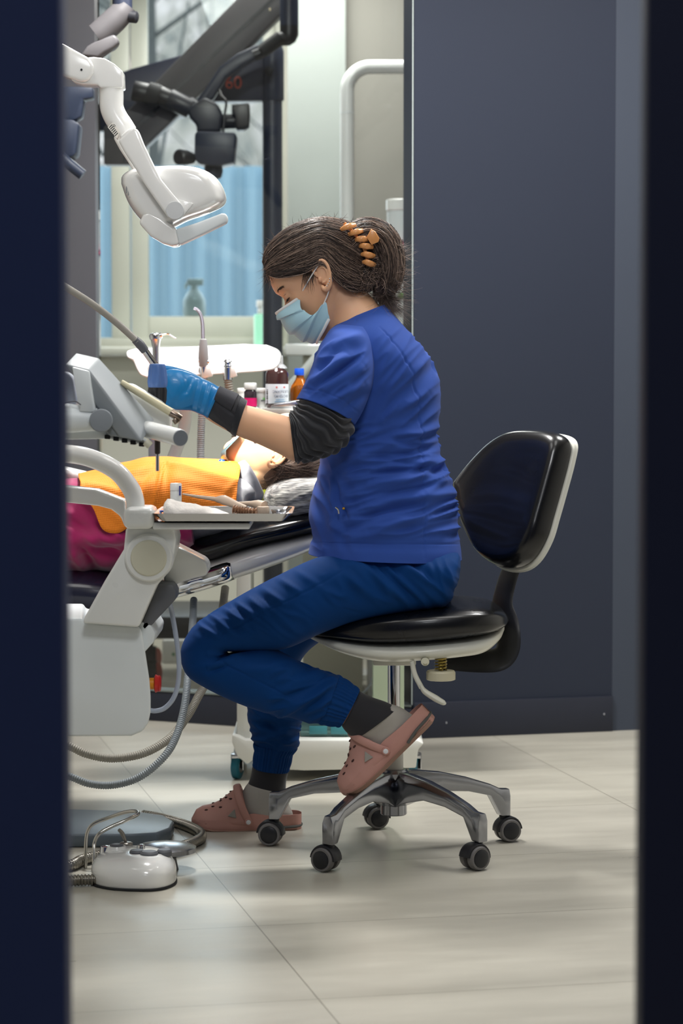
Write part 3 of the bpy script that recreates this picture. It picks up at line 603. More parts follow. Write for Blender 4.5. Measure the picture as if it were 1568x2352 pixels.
redw = mat('coral red wheel disc', (232, 84, 58), .4)
for x, Y in ((352, YM - .22), (610, YM - .22), (352, YM + .24), (610, YM + .24)):
    c = P(x, 1502, Y); c[2] = .049; zt_ = P(0, 1466, YM - .3)[2]
    w = ob('castor', G().rod(c + np.array([-.03, 0, 0]), c + np.array([.012, 0, 0]), .047, 26).rod(c + np.array([-.02, 0, 0]), (c[0] - .02, c[1], zt_ + .01), .02), rubber, mi, bevel=.004)
    ob('wheel_disc', G().lathe(c + np.array([.0125, 0, 0]), (.94, -.35, 0), [(0, .041), (.004, .040), (.006, .03), (.005, .01), (.005, .001)], 26), redw, w)
wb_ = empty('white_floor_unit', P(460, 1545, 9.5) * np.array([1, 1, 0]), 'low white cabinet on the floor behind the microscope castors', 'cabinet')
p = P(372, 1470, 9.5); q = P(560, 1531, 9.5)
ob('body', G().span((p[0], 9.5, 0), (q[0], 9.75, p[2])), white, wb_, bevel=.006)
for x in (398, 411): ob('green_button', G().rod(P(x, 1503, 9.498), P(x, 1503, 9.51), .006), mat('green button', (60, 130, 80), .4), wb_)

# ---------------------------------------------------------------- other things behind the glass
YP = 9.05
pl_ = empty('arched_pole', P(797, 1560, YP) * np.array([1, 1, 0]), 'thick white pole bending over in an arch behind the glass', 'pole')
arc = [P(797, 1300, YP), P(797, 900, YP), P(797, 420, YP), P(797, 300, YP), P(797, 225, YP)] + [P(797 + 54 * (1 - math.cos(a)), 208 - 54 * math.sin(a), YP) for a in np.linspace(.1, PI / 2, 8)] + [P(900, 154, YP), P(1020, 154, YP)]
ob('tube', G().tube(arc, .0255, 24, 2), white, pl_)
ob('tube_seam', G().rod(P(797, 258, YP), P(797, 260, YP), .0262, 24), greyp, pl_)
ob('foot', G().lathe((P(797, 0, YP)[0], YP, 0), (0, 0, 1), [(0, .12), (.02, .12), (.03, .05), (P(0, 1290, YP)[2], .035)], 28), white, pl_)
YC = 8.5
cab2 = empty('wash_cabinet', P(900, 1600, YC) * np.array([1, 1, 0]), 'white cabinet with pale worktop behind the glass, right of the clinician\'s hair', 'cabinet')
p = P(845, 694, YC); q = P(1010, 694, YC)
ob('body', G().span((p[0], YC, 0), (q[0], YC + .4, p[2] - .025)), white, cab2, bevel=.004)
ob('worktop', G().span((p[0] - .01, YC - .02, p[2] - .024), (q[0], YC + .4, p[2])), white_gloss, cab2, bevel=.006)
ob('drawer_gap', G().span((p[0] + .01, YC - .003, p[2] - .09), (q[0], YC + .002, p[2] - .075)), greyd, cab2, smooth=0)
wc2 = empty('low_counter', P(700, 1600, YC) * np.array([1, 1, 0]), 'low bright white counter behind the glass, between microscope post and the blue sleeve', 'counter')
p2 = P(655, 790, YC); q2 = P(840, 790, YC)
ob('worktop', G().span((p2[0], YC - .05, p2[2] - .04), (q2[0], YC + .34, p2[2])), white_gloss, wc2, bevel=.008)
ob('body', G().span((p2[0] + .06, YC, 0), (q2[0] - .01, YC + .34, p2[2] - .041)), ivory, wc2, bevel=.004)
d0 = P(735, 812, YC - .06); d1 = P(655, 905, YC - .06)
ob('support_strut', G().tube([d0, d1], .018, 12, up=(0, 1, 0)), white, wc2)
def zof(y, Y): return P(0, y, Y)[2]
zt_ = zof(694, YC)
def cyl_at(x, y0, y1, r, Y, name, m, parent=None, **k):
    b = P(x, y1, Y); return ob(name, G().lathe(b, (0, 0, 1), [(0, r * .94), (.003, r), (zof(y0, Y) - b[2] - .003, r), (zof(y0, Y) - b[2], r * .9)], 28), m, parent, **k)
wd = empty('wipes_canister', P(922, 556, YC + .12), 'tall translucent canister with white lid on top of the pink-edged box behind the glass', 'canister')
cyl_at(922, 484, 556, .052, YC + .12, 'jar', mat('frosted plastic', (226, 232, 234), .4, trans=.1), wd); cyl_at(922, 458, 485, .055, YC + .12, 'lid', white_gloss, wd)
bxx = empty('dispenser_box', P(922, 694, YC + .12), 'white dispenser box with a thin pink edge strip beneath the canister behind the glass', 'dispenser')
p = P(880, 694, YC + .05); q = P(1000, 558, YC + .05)
ob('box', G().span((p[0], YC + .05, p[2]), (q[0], YC + .2, q[2] - .012)), white, bxx, bevel=.008)
ob('edge_strip', G().span((p[0] - .004, YC + .045, q[2] - .0115), (q[0], YC + .2, q[2] - .001)), mat('pink strip', (232, 92, 130), .5), bxx, bevel=.002)
ob('dispenser_slot', G().slab([(932, 566), (941, 566), (941, 590), (925, 608), (905, 608), (905, 600), (920, 598), (932, 586)], YC + .046, .01), greyd, bxx, smooth=0)
pp = empty('small_plant', P(927, 694, YC + .02), 'small tuft of green leaves on the white cabinet behind the glass', 'plant')
g = G(); r_ = random.Random(4)
for i in range(14):
    b = P(920 + r_.uniform(0, 14), 694, YC + .03); g.tube([b, b + np.array([r_.uniform(-.012, .012), r_.uniform(-.01, .01), .02]), b + np.array([r_.uniform(-.02, .02), r_.uniform(-.02, .0), .034])], [.003, .004, .0008], 6, 3)
ob('leaves', g, mat('leaf green', (110, 150, 80), .5), pp)
ob('cup', G().lathe(P(927, 694, YC + .03), (0, 0, 1), [(0, .016), (.012, .018)], 18), white, pp)
YS = YB - .06
sb = empty('sanitiser_bottle', P(597, 798, YS), 'clear bottle of green liquid on the window sill beside the microscope post', 'bottle')
cyl_at(597, 722, 798, .026, YS, 'bottle', mat('green liquid plastic', (120, 196, 150), .2, trans=.4), sb); cyl_at(597, 704, 722, .011, YS, 'neck', white, sb); cyl_at(597, 690, 705, .016, YS, 'cap', white, sb)
zl = zof(727, YB + .14)
struct('trim_4', G().span((P(343, 0, YB)[0], YB + .128, zl - .03), (P(603, 0, YB)[0], YB + .25, zl)), MATS['pale sill board'], smooth=0)
wsb = empty('spray_bottle', P(446, 727, YB + .19), 'white spray bottle standing outside the window pane', 'bottle')
b = P(446, 727, YB + .19); b[2] = zl; ob('bottle', G().lathe(b, (0, 0, 1), [(0, .042), (.01, .05), (.07, .05), (.1, .035), (.12, .016), (.135, .016)], 24), white, wsb)
ob('trigger_head', G().box(b + np.array([.005, 0, .15]), (.07, .03, .03)).rod(b + np.array([-.03, 0, .15]), b + np.array([-.04, 0, .12]), .006), white, wsb, bevel=.006)

# ---------------------------------------------------------------- assistant's instrument holder beyond the patient
YH = 6.62
def tilt_slab(pts, Y, th):
    q = [P(x, y, Y + (830 - y) * .0011) for x, y in pts]
    return G().prism(q, (0, th, 0))
ah = empty('assistant_instrument_holder', P(470, 850, YH), 'bright white wedge-shaped instrument holder panel beyond the gloved hand', 'instrument holder')
ob('panel', tilt_slab([(288, 806), (312, 800), (440, 796), (560, 790), (612, 792), (638, 802), (645, 815), (642, 836), (630, 848), (600, 853), (480, 861), (336, 867), (320, 861), (312, 846), (304, 826), (290, 822)], YH - .05, .13), mat('bright white shell', (246, 247, 247), .2, coat=.4), ah, bevel=.012, bseg=4)
for x in (475, 531): ob('clip', G().slab([(x - 13, 840), (x - 12, 866), (x - 8, 870), (x + 14, 864), (x + 6, 838)], YH - .085, .04), white_gloss, ah, bevel=.003)
ob('empty_slot', G().slab([(397, 833), (413, 833), (411, 839), (424, 858), (392, 862), (400, 839)], YH - .053, .006), greyd, ah, bevel=.001)
ob('support_arm', G().tube([P(425, 865, YH + .05), P(427, 930, YH + .06), P(422, 985, YH + .08), P(402, 1040, YH + .1), P(380, 1110, YH + .12), P(375, 1300, YH + .15)], .017, 16, 6), greyp, ah)
ob('support_post', G().tube([P(352, 866, YH + .05), P(352, 1000, YH + .05), P(352, 1200, YH + .05)], .0135, 14), mat('blue grey post', (150, 158, 176), .4), ah)
YI = YH - .075
sy = empty('air_water_syringe', P(358, 845, YI), 'chrome syringe with a bent nozzle, leftmost in the white holder', 'dental instrument')
ob('handle', G().lathe(P(358, 850, YI), (0, 0, 1), [(0, .010), (.06, .010), (.078, .013), (.083, .015)], 20), steel, sy)
ob('head', G().lathe(P(356, 780, YI), (0, 0, 1), [(0, .014), (.01, .016), (.016, .013), (.018, .006)], 20).rod(P(350, 774, YI), P(372, 770, YI), .0075), chrome, sy)
ob('nozzle', G().tube(PL([(368, 770), (385, 767), (395, 772), (404, 777)], YI), [.003, .0022, .002, .0018], 8, 5), chrome, sy)
se = empty('saliva_ejector', P(466, 870, YI), 'saliva ejector with grey grip and clear hooked tip in the white holder', 'dental instrument')
ob('grip', G().lathe(P(467, 842, YI), (0, 0, 1), [(0, .0125), (.02, .0145), (.05, .0125), (.072, .009), (.074, .006)], 22), mat('mid grey grip', (142, 142, 144), .5), se)
ob('valve', G().lathe(P(468, 872, YI), (0, 0, 1), [(0, .0095), (.03, .0105), (.034, .0105)], 20).rod(P(455, 828, YI - .002), P(481, 832, YI - .002), .006), chrome, se)
ob('tip', G().tube(PL([(466, 778), (465, 745), (461, 724), (453, 712), (445, 708)], YI), [.0052, .0048, .0045, .0042, .004], 12, 5), mat('clear lilac plastic', (214, 206, 222), .15, trans=.7), se)
g = G(); hose(g, [P(468, 868, YI), P(466, 900, YI), P(463, 960, YI), P(461, 1020, YI), P(461, 1100, YI), P(462, 1300, YI + .05)], .0098, .0056, .0010); ob('hose', g, hosegrey, se, smooth=60)
sc2 = empty('suction_coupling', P(523, 870, YI), 'short chrome suction coupling with ribbed hose, rightmost in the white holder', 'dental instrument')
ob('coupling', G().lathe(P(523, 872, YI), (0, 0, 1), [(0, .0125), (.032, .0125), (.034, .0145), (.038, .0145), (.04, .0105), (.045, .0105), (.047, .013), (.051, .012), (.055, .007), (.0555, .001)], 22), chrome, sc2)
g = G(); hose(g, [P(523, 870, YI), P(526, 890, YI), P(531, 920, YI), P(540, 980, YI), P(545, 1100, YI)], .011, .0064, .0014); ob('hose', g, mat('warm grey ribbed hose', (140, 138, 130), .4), sc2, smooth=60)

# ---------------------------------------------------------------- clinician's instrument console, nearest the camera
YD = 4.95
dc = empty('instrument_console', P(250, 1000, YD), 'grey instrument console head with slanted wedge grip and round-ended handle', 'instrument console')
A4, B4, C4, D4 = P(204, 849, YD - .05), P(228, 822, YD + .05), P(357, 965, YD + .05), P(328, 1017, YD - .05)
ob('wedge_grip', G().prism([A4, B4, C4, D4], P(148, 836, YD - .045) - P(204, 849, YD - .05)), greyd, dc, bevel=.005, bseg=3)
ob('inner_web', G().slab([(206, 855), (325, 1012), (250, 1000), (212, 945)], YD - .04, .05), mat('slate grey web', (122, 128, 132), .5), dc, bevel=.003)
ob('front_rib', G().slab([(165, 842), (205, 852), (219, 942), (214, 948), (182, 945)], YD - .055, .05), greyp, dc, bevel=.004)
ob('joint_barrel', G().rod(P(232, 966, YD - .075), P(232, 966, YD - .02), .0235, 32), mat('mid grey barrel', (132, 138, 144), .5), dc, bevel=.003, bseg=3)
ob('joint_body', G().tube(PL([(225, 962), (190, 962), (150, 960), (60, 950)], YD - .03), [.024, .026, .03, .032], 24, 3), greyp, dc)
ob('joint_seam', G().tube(PL([(140, 935), (150, 926), (172, 922), (186, 930)], YD - .062), .0012, 6, 5), dkgrey, dc)
ob('under_body', G().slab([(40, 975), (180, 978), (250, 985), (330, 1012), (342, 1016), (334, 1022), (245, 1008), (140, 1010), (40, 1012)], YD + .0, .09), greyp, dc, bevel=.004)
ob('side_arm', G().slab([(40, 850), (150, 853), (165, 866), (176, 925), (170, 940), (40, 940)], YD + .02, .07), mat('blue grey arm cover', (150, 154, 166), .4), dc, bevel=.01, bseg=3)
for i in range(5): 
    x, y = 246 + i * 19.6, 1003 + i * 4.3
    ob('rubber_button', G().slab([(x - 6, y - 4), (x + 6, y - 3), (x + 6, y + 6), (x - 6, y + 5)], YD - .012, .03), rubber, dc, bevel=.001)
ob('rear_body', G().slab([(284, 882), (300, 880), (330, 898), (368, 922), (384, 938), (392, 958), (390, 982), (384, 1000), (345, 1006), (320, 980)], YD + .07, .06), white, dc, bevel=.01, bseg=3)
h0 = P(338, 986, YD + .02); h1 = P(414, 1006, YD - .11)
hd = ob('handle', G().rod(h0, h1, .0172, 30), white, dc, bevel=.0015)
ob('handle_cap', G().rod(h1, h1 + unit(h1 - h0) * .002, .0158, 30), mat('slate handle cap', (110, 116, 124), .5), hd)
ob('screw_boss', G().rod(P(334, 1014, YD - .02), P(345, 1024, YD - .02), .008), ivory, dc, bevel=.001)
sy2 = empty('beige_syringe', P(345, 920, YD + .05), 'slim beige handpiece lying across the console, metal tip at its lower end', 'handpiece')
s0, s1 = P(278, 878, YD + .045), P(394, 948, YD + .045)
ob('handle', G().tube([s0, (s0 + s1) / 2, s1], [.006, .0075, .0085], 16), mat('cream handle', (204, 196, 164), .4), sy2)
s2 = P(416, 962, YD + .045)
ob('metal_tip', G().rod(s1 - (s1 - s0) * .02, s2, .009, 16, .0075).rod(P(400, 962, YD + .042), P(407, 972, YD + .042), .006), mat('bronzed steel', (130, 116, 104), .3, 1), sy2, bevel=.001)
YT = 5.09
td = empty('torque_driver', P(361, 1085, YT), 'upright hand driver with fluted blue cap and black grip in front of the gloved hand', 'driver')
def flute(g, base, prof, n=64, nb=9, dep=.0016):
    th = np.arange(n) * 2 * PI / n; R = []
    for t, r, k in prof: R.append(np.asarray(base) + np.stack([(r + dep * k * np.cos(th * nb)) * np.cos(th), (r + dep * k * np.cos(th * nb)) * np.sin(th), np.full(n, t)], 1))
    return g.loft(R)
cz = zof(836, YT) - zof(890, YT)
ob('cap', flute(G(), P(361.5, 890, YT), [(0, .0185, 0), (.004, .0200, .3), (.012, .0200, 1), (cz * .72, .0178, 1), (cz * .86, .0168, .3), (cz * .96, .0165, 0), (cz, .0150, 0), (cz + .0006, .001, 0)]), mat('steel blue cap', (78, 112, 172), .4), td, smooth=50)
ob('grip', flute(G(), P(361.5, 952, YT), [(0, .010, 0), (.01, .0135, .5), (.03, .0175, 1), (.05, .0188, 1), (zof(890, YT) - zof(952, YT), .0185, 0)], nb=11), black, td, smooth=50)
ob('shaft', G().lathe(P(361.5, 1043, YT), (0, 0, 1), [(0, .0045), (.003, .006), (zof(952, YT) - zof(1043, YT), .006)], 16), mat('maroon black shaft', (44, 30, 32), .4), td)
ob('blade', G().rod(P(361.5, 1082, YT), P(361.5, 1043, YT), .0037, 12), steel, td)
hz = empty('handpiece', P(340, 815, 5.44), 'slim handpiece with grey hose running from the dark door leaf to the gloved fingers', 'handpiece')
ob('hose', G().tube([P(60, 600, 5.36), P(146, 656, 5.38), P(210, 697, 5.40), P(265, 739, 5.42), P(305, 775, 5.43), P(316, 786, 5.43)], .0078, 14, 6), mat('taupe grey hose', (150, 146, 138), .45), hz)
ob('connector', G().tube([P(310, 780, 5.43), P(322, 792, 5.435), P(333, 806, 5.44)], [.009, .0105, .0095], 16, 3), dkgrey, hz)
ob('shaft', G().tube([P(331, 803, 5.44), P(350, 830, 5.445), P(385, 876, 5.452), P(402, 900, 5.455)], .0082, 16, 3), chrome, hz)
# ---------------------------------------------------------------- people: shared helpers
def smooth01(x): x = np.clip(x, 0, 1); return x * x * (3 - 2 * x)
def ring(L, R, Yc, w, n=96, e=2.0, near=(0, 0), shrink=1.0):
    L = P(L[0], L[1], Yc); R = P(R[0], R[1], Yc); c = (L + R) / 2; a = (R - L) / 2
    th = np.arange(n) * 2 * PI / n; C = np.cos(th); Sn = np.sin(th)
    x = np.sign(C) * abs(C) ** (2 / e) * shrink; y = np.sign(Sn) * abs(Sn) ** (2 / e) * shrink
    p = c + x[:, None] * a + y[:, None] * np.array([0, -w, 0])
    sh = np.array([near[0], 0, -near[1]]) * (Yc / FPX)
    return p + np.clip(y, 0, 1)[:, None] ** 1.5 * sh
def rings(lst, n=96, e=2.0, shrink=1.0):
    out = []
    for q in lst: out.append(ring(q[0], q[1], q[2], q[3], n, q[5] if len(q) > 5 else e, q[4] if len(q) > 4 and q[4] else (0, 0), shrink))
    return out
def normals_of(A):
    du = np.gradient(A, axis=0); dv = np.roll(A, -1, 1) - np.roll(A, 1, 1)
    N = np.cross(du, dv); N /= np.linalg.norm(N, axis=2)[..., None] + 1e-12
    c = A.mean(1, keepdims=True)
    if ((A - c) * N).sum() < 0: N = -N
    return N
def folds(A, lines, wr=(), both=False):
    A = np.asarray(A); N = normals_of(A); X, Y = proj(A); d = np.zeros(X.shape)
    for x1, y1, x2, y2, w, amp in lines:
        dx, dy = x2 - x1, y2 - y1; L2 = dx * dx + dy * dy
        t = np.clip(((X - x1) * dx + (Y - y1) * dy) / L2, 0, 1)
        q = ((X - x1 - t * dx) ** 2 + (Y - y1 - t * dy) ** 2) / w ** 2
        d += amp * np.exp(-q) * np.sin(PI * np.clip(t, .03, .97)) ** .5
    d *= smooth01((-N[..., 1] + .05) / .3)
    for ang, sx, sy, amp, seed, box in wr:
        ca, sa = math.cos(ang), math.sin(ang); sgn = np.where(N[..., 1] < 0, 0, 7.3)
        m = smooth01((X - box[0]) / 40) * smooth01((box[2] - X) / 40) * smooth01((Y - box[1]) / 40) * smooth01((box[3] - Y) / 40)
        w = np.zeros(X.shape); I = np.argwhere(m > .01)
        for i, j in I:
            x, y = X[i, j], Y[i, j]; u = x * ca + y * sa; v = -x * sa + y * ca
            k = noise.noise(Vector((u / sx, v / sy, seed + sgn[i, j])))
            w[i, j] = (.5 - abs(k) * 1.6) if amp > 0 else k
        d += abs(amp) * w * m
    return A + N * d[..., None]
def smooth_profile(tab, k):
    return np.array(catmull([np.array(t, float) for t in tab], k))
HEAD = [(-.118, .058, .022, .014), (-.113, .074, .004, .028), (-.098, .083, -.016, .041), (-.076, .083, -.04, .051), (-.05, .087, -.062, .059), (-.025, .087, -.08, .066), (0, .086, -.09, .071), (.02, .083, -.095, .073), (.045, .091, -.098, .075), (.07, .087, -.097, .075), (.09, .073, -.086, .067), (.105, .048, -.062, .05), (.113, .02, -.03, .028), (.1155, -.002, -.008, .004)]
def head_geo(O, fd, ud, wd, sc, eyes=True):
    fd, ud, wd = unit(fd), unit(ud), unit(wd); n = 120; A = []
    def T(f, u, w): return O + sc * (f * fd + u * ud + w * wd)
    for u, ff, fb, hw in smooth_profile(HEAD, 7):
        th = np.arange(n) * 2 * PI / n; C = np.cos(th); Sn = np.sin(th)
        f = (ff + fb) / 2 + (ff - fb) / 2 * np.sign(C) * abs(C) ** .9; w = hw * np.sign(Sn) * abs(Sn) ** .88
        fr = smooth01((C - .1) / .6)
        nose = .030 * np.exp(-((u + .034) / .016) ** 2) * np.exp(-(w / .0125) ** 2) + .019 * np.exp(-((u + .010) / .02) ** 2) * np.exp(-(w / .009) ** 2) + .008 * np.exp(-((u + .04) / .009) ** 2) * np.exp(-((abs(w) - .013) / .006) ** 2)
        eye = -.011 * np.exp(-((u - .02) / .013) ** 2) * np.exp(-((abs(w) - .032) / .017) ** 2)
        brow = .004 * np.exp(-((u - .042) / .008) ** 2) * np.exp(-((abs(w) - .03) / .022) ** 2)
        lips = .007 * np.exp(-((u + .066) / .006) ** 2) * np.exp(-(w / .018) ** 2) + .006 * np.exp(-((u + .079) / .006) ** 2) * np.exp(-(w / .016) ** 2) - .003 * np.exp(-((u + .072) / .003) ** 2) * np.exp(-(w / .02) ** 2)
        f = f + fr * (nose + eye + brow + lips)
        A.append([T(a, u, b) for a, b in zip(f, w)])
    g = G(); g.grid(np.array(A), True, True)
    if eyes:
        for s in (-1, 1): g.ball(T(.0675, .0195, s * .031), .0135 * sc, 16, 12)
    return g, T
def ear_geo(c, up, fwd, out, h):
    """a folded ear: plate, rolled rim, inner ridge, lobe"""
    up, fwd, out = unit(up), unit(fwd), unit(out); g = G(); b = h / .062
    def E(f, u, o): return np.asarray(c) + b * (f * fwd + u * up + o * out)
    rim = [(.013, .004, 0), (.016, .016, .003), (.012, .027, .006), (.001, .0305, .009), (-.011, .026, .012), (-.0165, .013, .013), (-.0155, -.002, .012), (-.011, -.014, .009), (-.004, -.024, .006), (.005, -.029, .004), (.011, -.025, .003), (.012, -.017, .001)]
    g.tube([E(*q) for q in rim], [.0028 * b, .0036 * b, .0038 * b, .0038 * b, .0036 * b, .0034 * b, .0034 * b, .0042 * b, .006 * b, .0068 * b, .005 * b, .003 * b], 10, 5)
    g.ball(E(-.001, .003, .0015), np.array([.014, .026, .0045]) * b, 18, 10, np.stack([fwd, up, out], 1))
    g.tube([E(*q) for q in [(.004, .017, .003), (-.006, .014, .008), (-.010, .004, .009), (-.007, -.010, .007), (.002, -.015, .005), (.008, -.013, .004)]], .0026 * b, 8, 5)
    g.ball(E(.011, -.004, .004), np.array([.004, .006, .004]) * b, 10, 8, np.stack([fwd, up, out], 1))
    return g
skin = mat('warm skin', (226, 176, 140), .48, sss=.12, bump=.06, bscale=500, bdist=.0005, var=.05, vscale=14)
scrub = mat('royal blue scrub cloth', (48, 78, 156), .8, spec=.12, sheen=.05, bump=.22, bscale=900, bdist=.0005, var=.06, vscale=30)
trou = mat('deep blue scrub trousers', (3, 54, 112), .75, spec=.15, sheen=.02, bump=.2, bscale=900, bdist=.0005, var=.06, vscale=30)
glovem = mat('blue nitrile glove', (24, 126, 190), .38, bump=.12, bscale=70, bdist=.002, coat=.15)
knit = mat('black ribbed knit', (22, 24, 32), .8, sheen=.3, bump=.5, bscale=260, stretch=(1, 1, 3), bdist=.001)
sockb = mat('black sock', (34, 34, 40), .85, sheen=.2, bump=.2, bscale=600)
sockg = mat('light grey ribbed sock', (168, 164, 158), .85, bump=.35, bscale=300, stretch=(3, 3, .4))
hairm = [mat('dark brown hair', (46, 37, 34), .55), mat('brown hair', (88, 72, 64), .42), mat('light brown hair', (156, 134, 120), .4)]
brow_m = mat('dark lash and brow hair', (40, 28, 24), .6)

# ---------------------------------------------------------------- the seated clinician
wo = empty('person', P(800, 1960, 5.75) * np.array([1, 1, 0]), 'woman in blue scrubs and face mask sitting on the stool, working with a gloved hand', 'person')
Yh = 5.70
HO = P(728, 654, Yh); al = math.radians(37)
fd = np.array([-math.cos(al), 0, -math.sin(al)]); ud = np.array([-math.sin(al), 0, math.cos(al)]); wdv = np.array([0, -1., 0])
hg, HT = head_geo(HO, fd, ud, wdv, .97)
tun = [((708, 1270), (1060, 1284), 5.71, .216), ((713, 1250), (1058, 1262), 5.71, .213), ((719, 1230), (1055, 1240), 5.71, .205), ((709, 1190), (1052, 1195), 5.71, .2), ((713, 1155), (1046, 1150), 5.71, .192), ((726, 1105), (1032, 1100), 5.71, .183), ((735, 1062), (1014, 1055), 5.71, .176), ((738, 1015), (1004, 1010), 5.71, .174), ((728, 965), (1008, 955), 5.71, .18), ((718, 905), (1009, 898), 5.71, .188), ((722, 850), (1001, 850), 5.71, .196), ((737, 805), (974, 808), 5.71, .192), ((747, 775), (942, 768), 5.71, .168), ((755, 760), (915, 735), 5.71, .13), ((760, 752), (895, 712), 5.71, .09), ((764, 748), (886, 700), 5.71, .074)]
leg = [((1056, 1278), (1051, 1330), 5.615, .05), ((1046, 1268), (1024, 1385), 5.615, .098), ((1005, 1262), (985, 1400), 5.61, .109), ((920, 1262), (905, 1412), 5.605, .112), ((830, 1262), (805, 1430), 5.595, .11), ((732, 1280), (735, 1455), 5.575, .105), ((640, 1321), (665, 1486), 5.56, .098), ((560, 1363), (605, 1495), 5.55, .09), ((500, 1400), (552, 1497), 5.54, .084), ((450, 1434), (528, 1494), 5.53, .079), ((421, 1474), (521, 1496), 5.53, .077), ((415, 1512), (522, 1499), 5.53, .076), ((430, 1550), (530, 1501), 5.53, .076), ((470, 1578), (556, 1490), 5.53, .077), ((540, 1612), (612, 1484), 5.54, .077), ((620, 1640), (680, 1515), 5.55, .072), ((690, 1656), (735, 1542), 5.56, .064), ((735, 1662), (778, 1553), 5.565, .058)]
far = [((1040, 1275), (1030, 1370), 5.84, .1), ((920, 1250), (905, 1410), 5.85, .112), ((800, 1275), (800, 1440), 5.87, .105), ((700, 1330), (725, 1480), 5.90, .095), ((620, 1385), (690, 1520), 5.93, .085), ((572, 1440), (700, 1545), 5.95, .078), ((556, 1500), (706, 1560), 5.96, .074), ((558, 1560), (704, 1590), 5.965, .07), ((566, 1610), (694, 1630), 5.97, .066), ((571, 1650), (688, 1668), 5.975, .062), ((578, 1685), (686, 1698), 5.98, .058), ((584, 1712), (680, 1722), 5.985, .053)]
arm = [((790, 765), (850, 790), 5.53, .04), ((752, 800), (840, 840), 5.51, .047), ((725, 880), (815, 910), 5.50, .047), ((712, 932), (790, 965), 5.495, .040), ((700, 955), (762, 1005), 5.49, .041), ((686, 962), (722, 1040), 5.485, .042), ((664, 957), (678, 1060), 5.48, .044), ((620, 945), (640, 1042), 5.475, .043), ((585, 935), (588, 1018), 5.465, .039), ((545, 925), (538, 998), 5.455, .034), ((505, 905), (478, 965), 5.45, .028), ((470, 885), (450, 940), 5.44, .026), ((440, 872), (425, 934), 5.43, .026), ((410, 868), (404, 925), 5.43, .02)]
body = G(); body.join(hg)
body.loft(rings([((725, 690), (800, 625), 5.70, .050), ((738, 716), (822, 648), 5.70, .054), ((752, 742), (850, 678), 5.70, .058), ((764, 770), (880, 712), 5.70, .075), ((780, 800), (920, 760), 5.70, .11)], 48), 3)
body.loft(rings(tun[2:-3], 64, shrink=.93), 2)
body.loft(rings(leg[2:] + [((785, 1668), (826, 1590), 5.57, .045), ((812, 1690), (880, 1622), 5.575, .04)], 48, shrink=.86), 2)
body.loft(rings(far + [((585, 1765), (660, 1775), 5.99, .038), ((575, 1810), (660, 1815), 6.0, .038), ((560, 1860), (665, 1860), 6.0, .036)], 48, shrink=.86), 2)
body.loft(rings(arm, 48), 3)
# the far arm, reaching to the patient's face behind the near forearm
farm = [((800, 770), (850, 800), 5.88, .04), ((770, 820), (840, 860), 5.90, .047), ((738, 900), (812, 930), 5.92, .045), ((715, 945), (780, 1000), 5.93, .043), ((690, 955), (715, 1030), 5.935, .04), ((660, 960), (665, 1020), 5.94, .034), ((632, 962), (632, 1010), 5.94, .026)]
body.loft(rings(farm, 40), 3)
def hand(g, W, K, Y, finger_r=.0088):
    pass
bm_ = ob('body', fuse(body, .003, 5), skin, wo, smooth=180)
nb = ear_geo(P(742, 631, 5.627), ud * .9 + np.array([.02, 0, .42]), fd, (0, -1, 0), .067)
ob('ear', fuse(nb, .0011, 3), skin, wo, smooth=180)
ob('ear', fuse(ear_geo(P(742, 631, 5.773), ud, fd, (0, 1, 0), .062), .0014, 3), skin, wo, smooth=180)
for i, (x, y) in enumerate(((757, 640), (756, 646), (753.5, 651.5), (750.5, 656.5))):
    ob('earring', G().ball(P(x, y, 5.6085), .0017, 10, 8), chrome, wo)
# brows and lashes
for s in (-1, 1):
    c = [HT(.084, .036, s * .016), HT(.086, .041, s * .03), HT(.077, .043, s * .047), HT(.066, .039, s * .057)]
    g = G(); cc = np.array(catmull(c, 12)); r_ = random.Random(3)
    for i in range(100):
        q = cc[r_.randrange(len(cc) - 3)] + np.array([r_.gauss(0, .0005), 0, r_.gauss(0, .0012)]); d = ud * .003 + wdv * s * .006 - fd * .003
        g.tube([q - fd * .001, q + d * .5 + fd * .0012, q + d], [.0005, .0004, .0001], 4)
    ob('eyebrow', g, brow_m, wo)
    lid = [HT(.0675, .0195, s * .031) + .01355 * unit(fd * math.cos(a) * .96 + wdv * math.sin(a) - ud * .42) for a in np.linspace(-1.0, 1.25, 14)]
    g = G().tube(lid, .0007, 6)
    for q in lid: g.tube([q, q + (fd * .5 - ud * .6 + wdv * s * .25) * .004, q + (fd * .8 - ud * .6 + wdv * s * .5) * .008], [.0005, .0004, .0001], 4)
    ob('eyelashes', g, brow_m, wo)
    lc = [HT(.0675, .0195, s * .031) + .0137 * unit(fd * math.cos(a) + wdv * math.sin(a) + ud * .5) for a in np.linspace(-.9, 1.1, 10)]
    ob('eyelid_crease', G().tube(lc, .0005, 5), mat('shaded skin fold', (176, 122, 96), .6), wo)

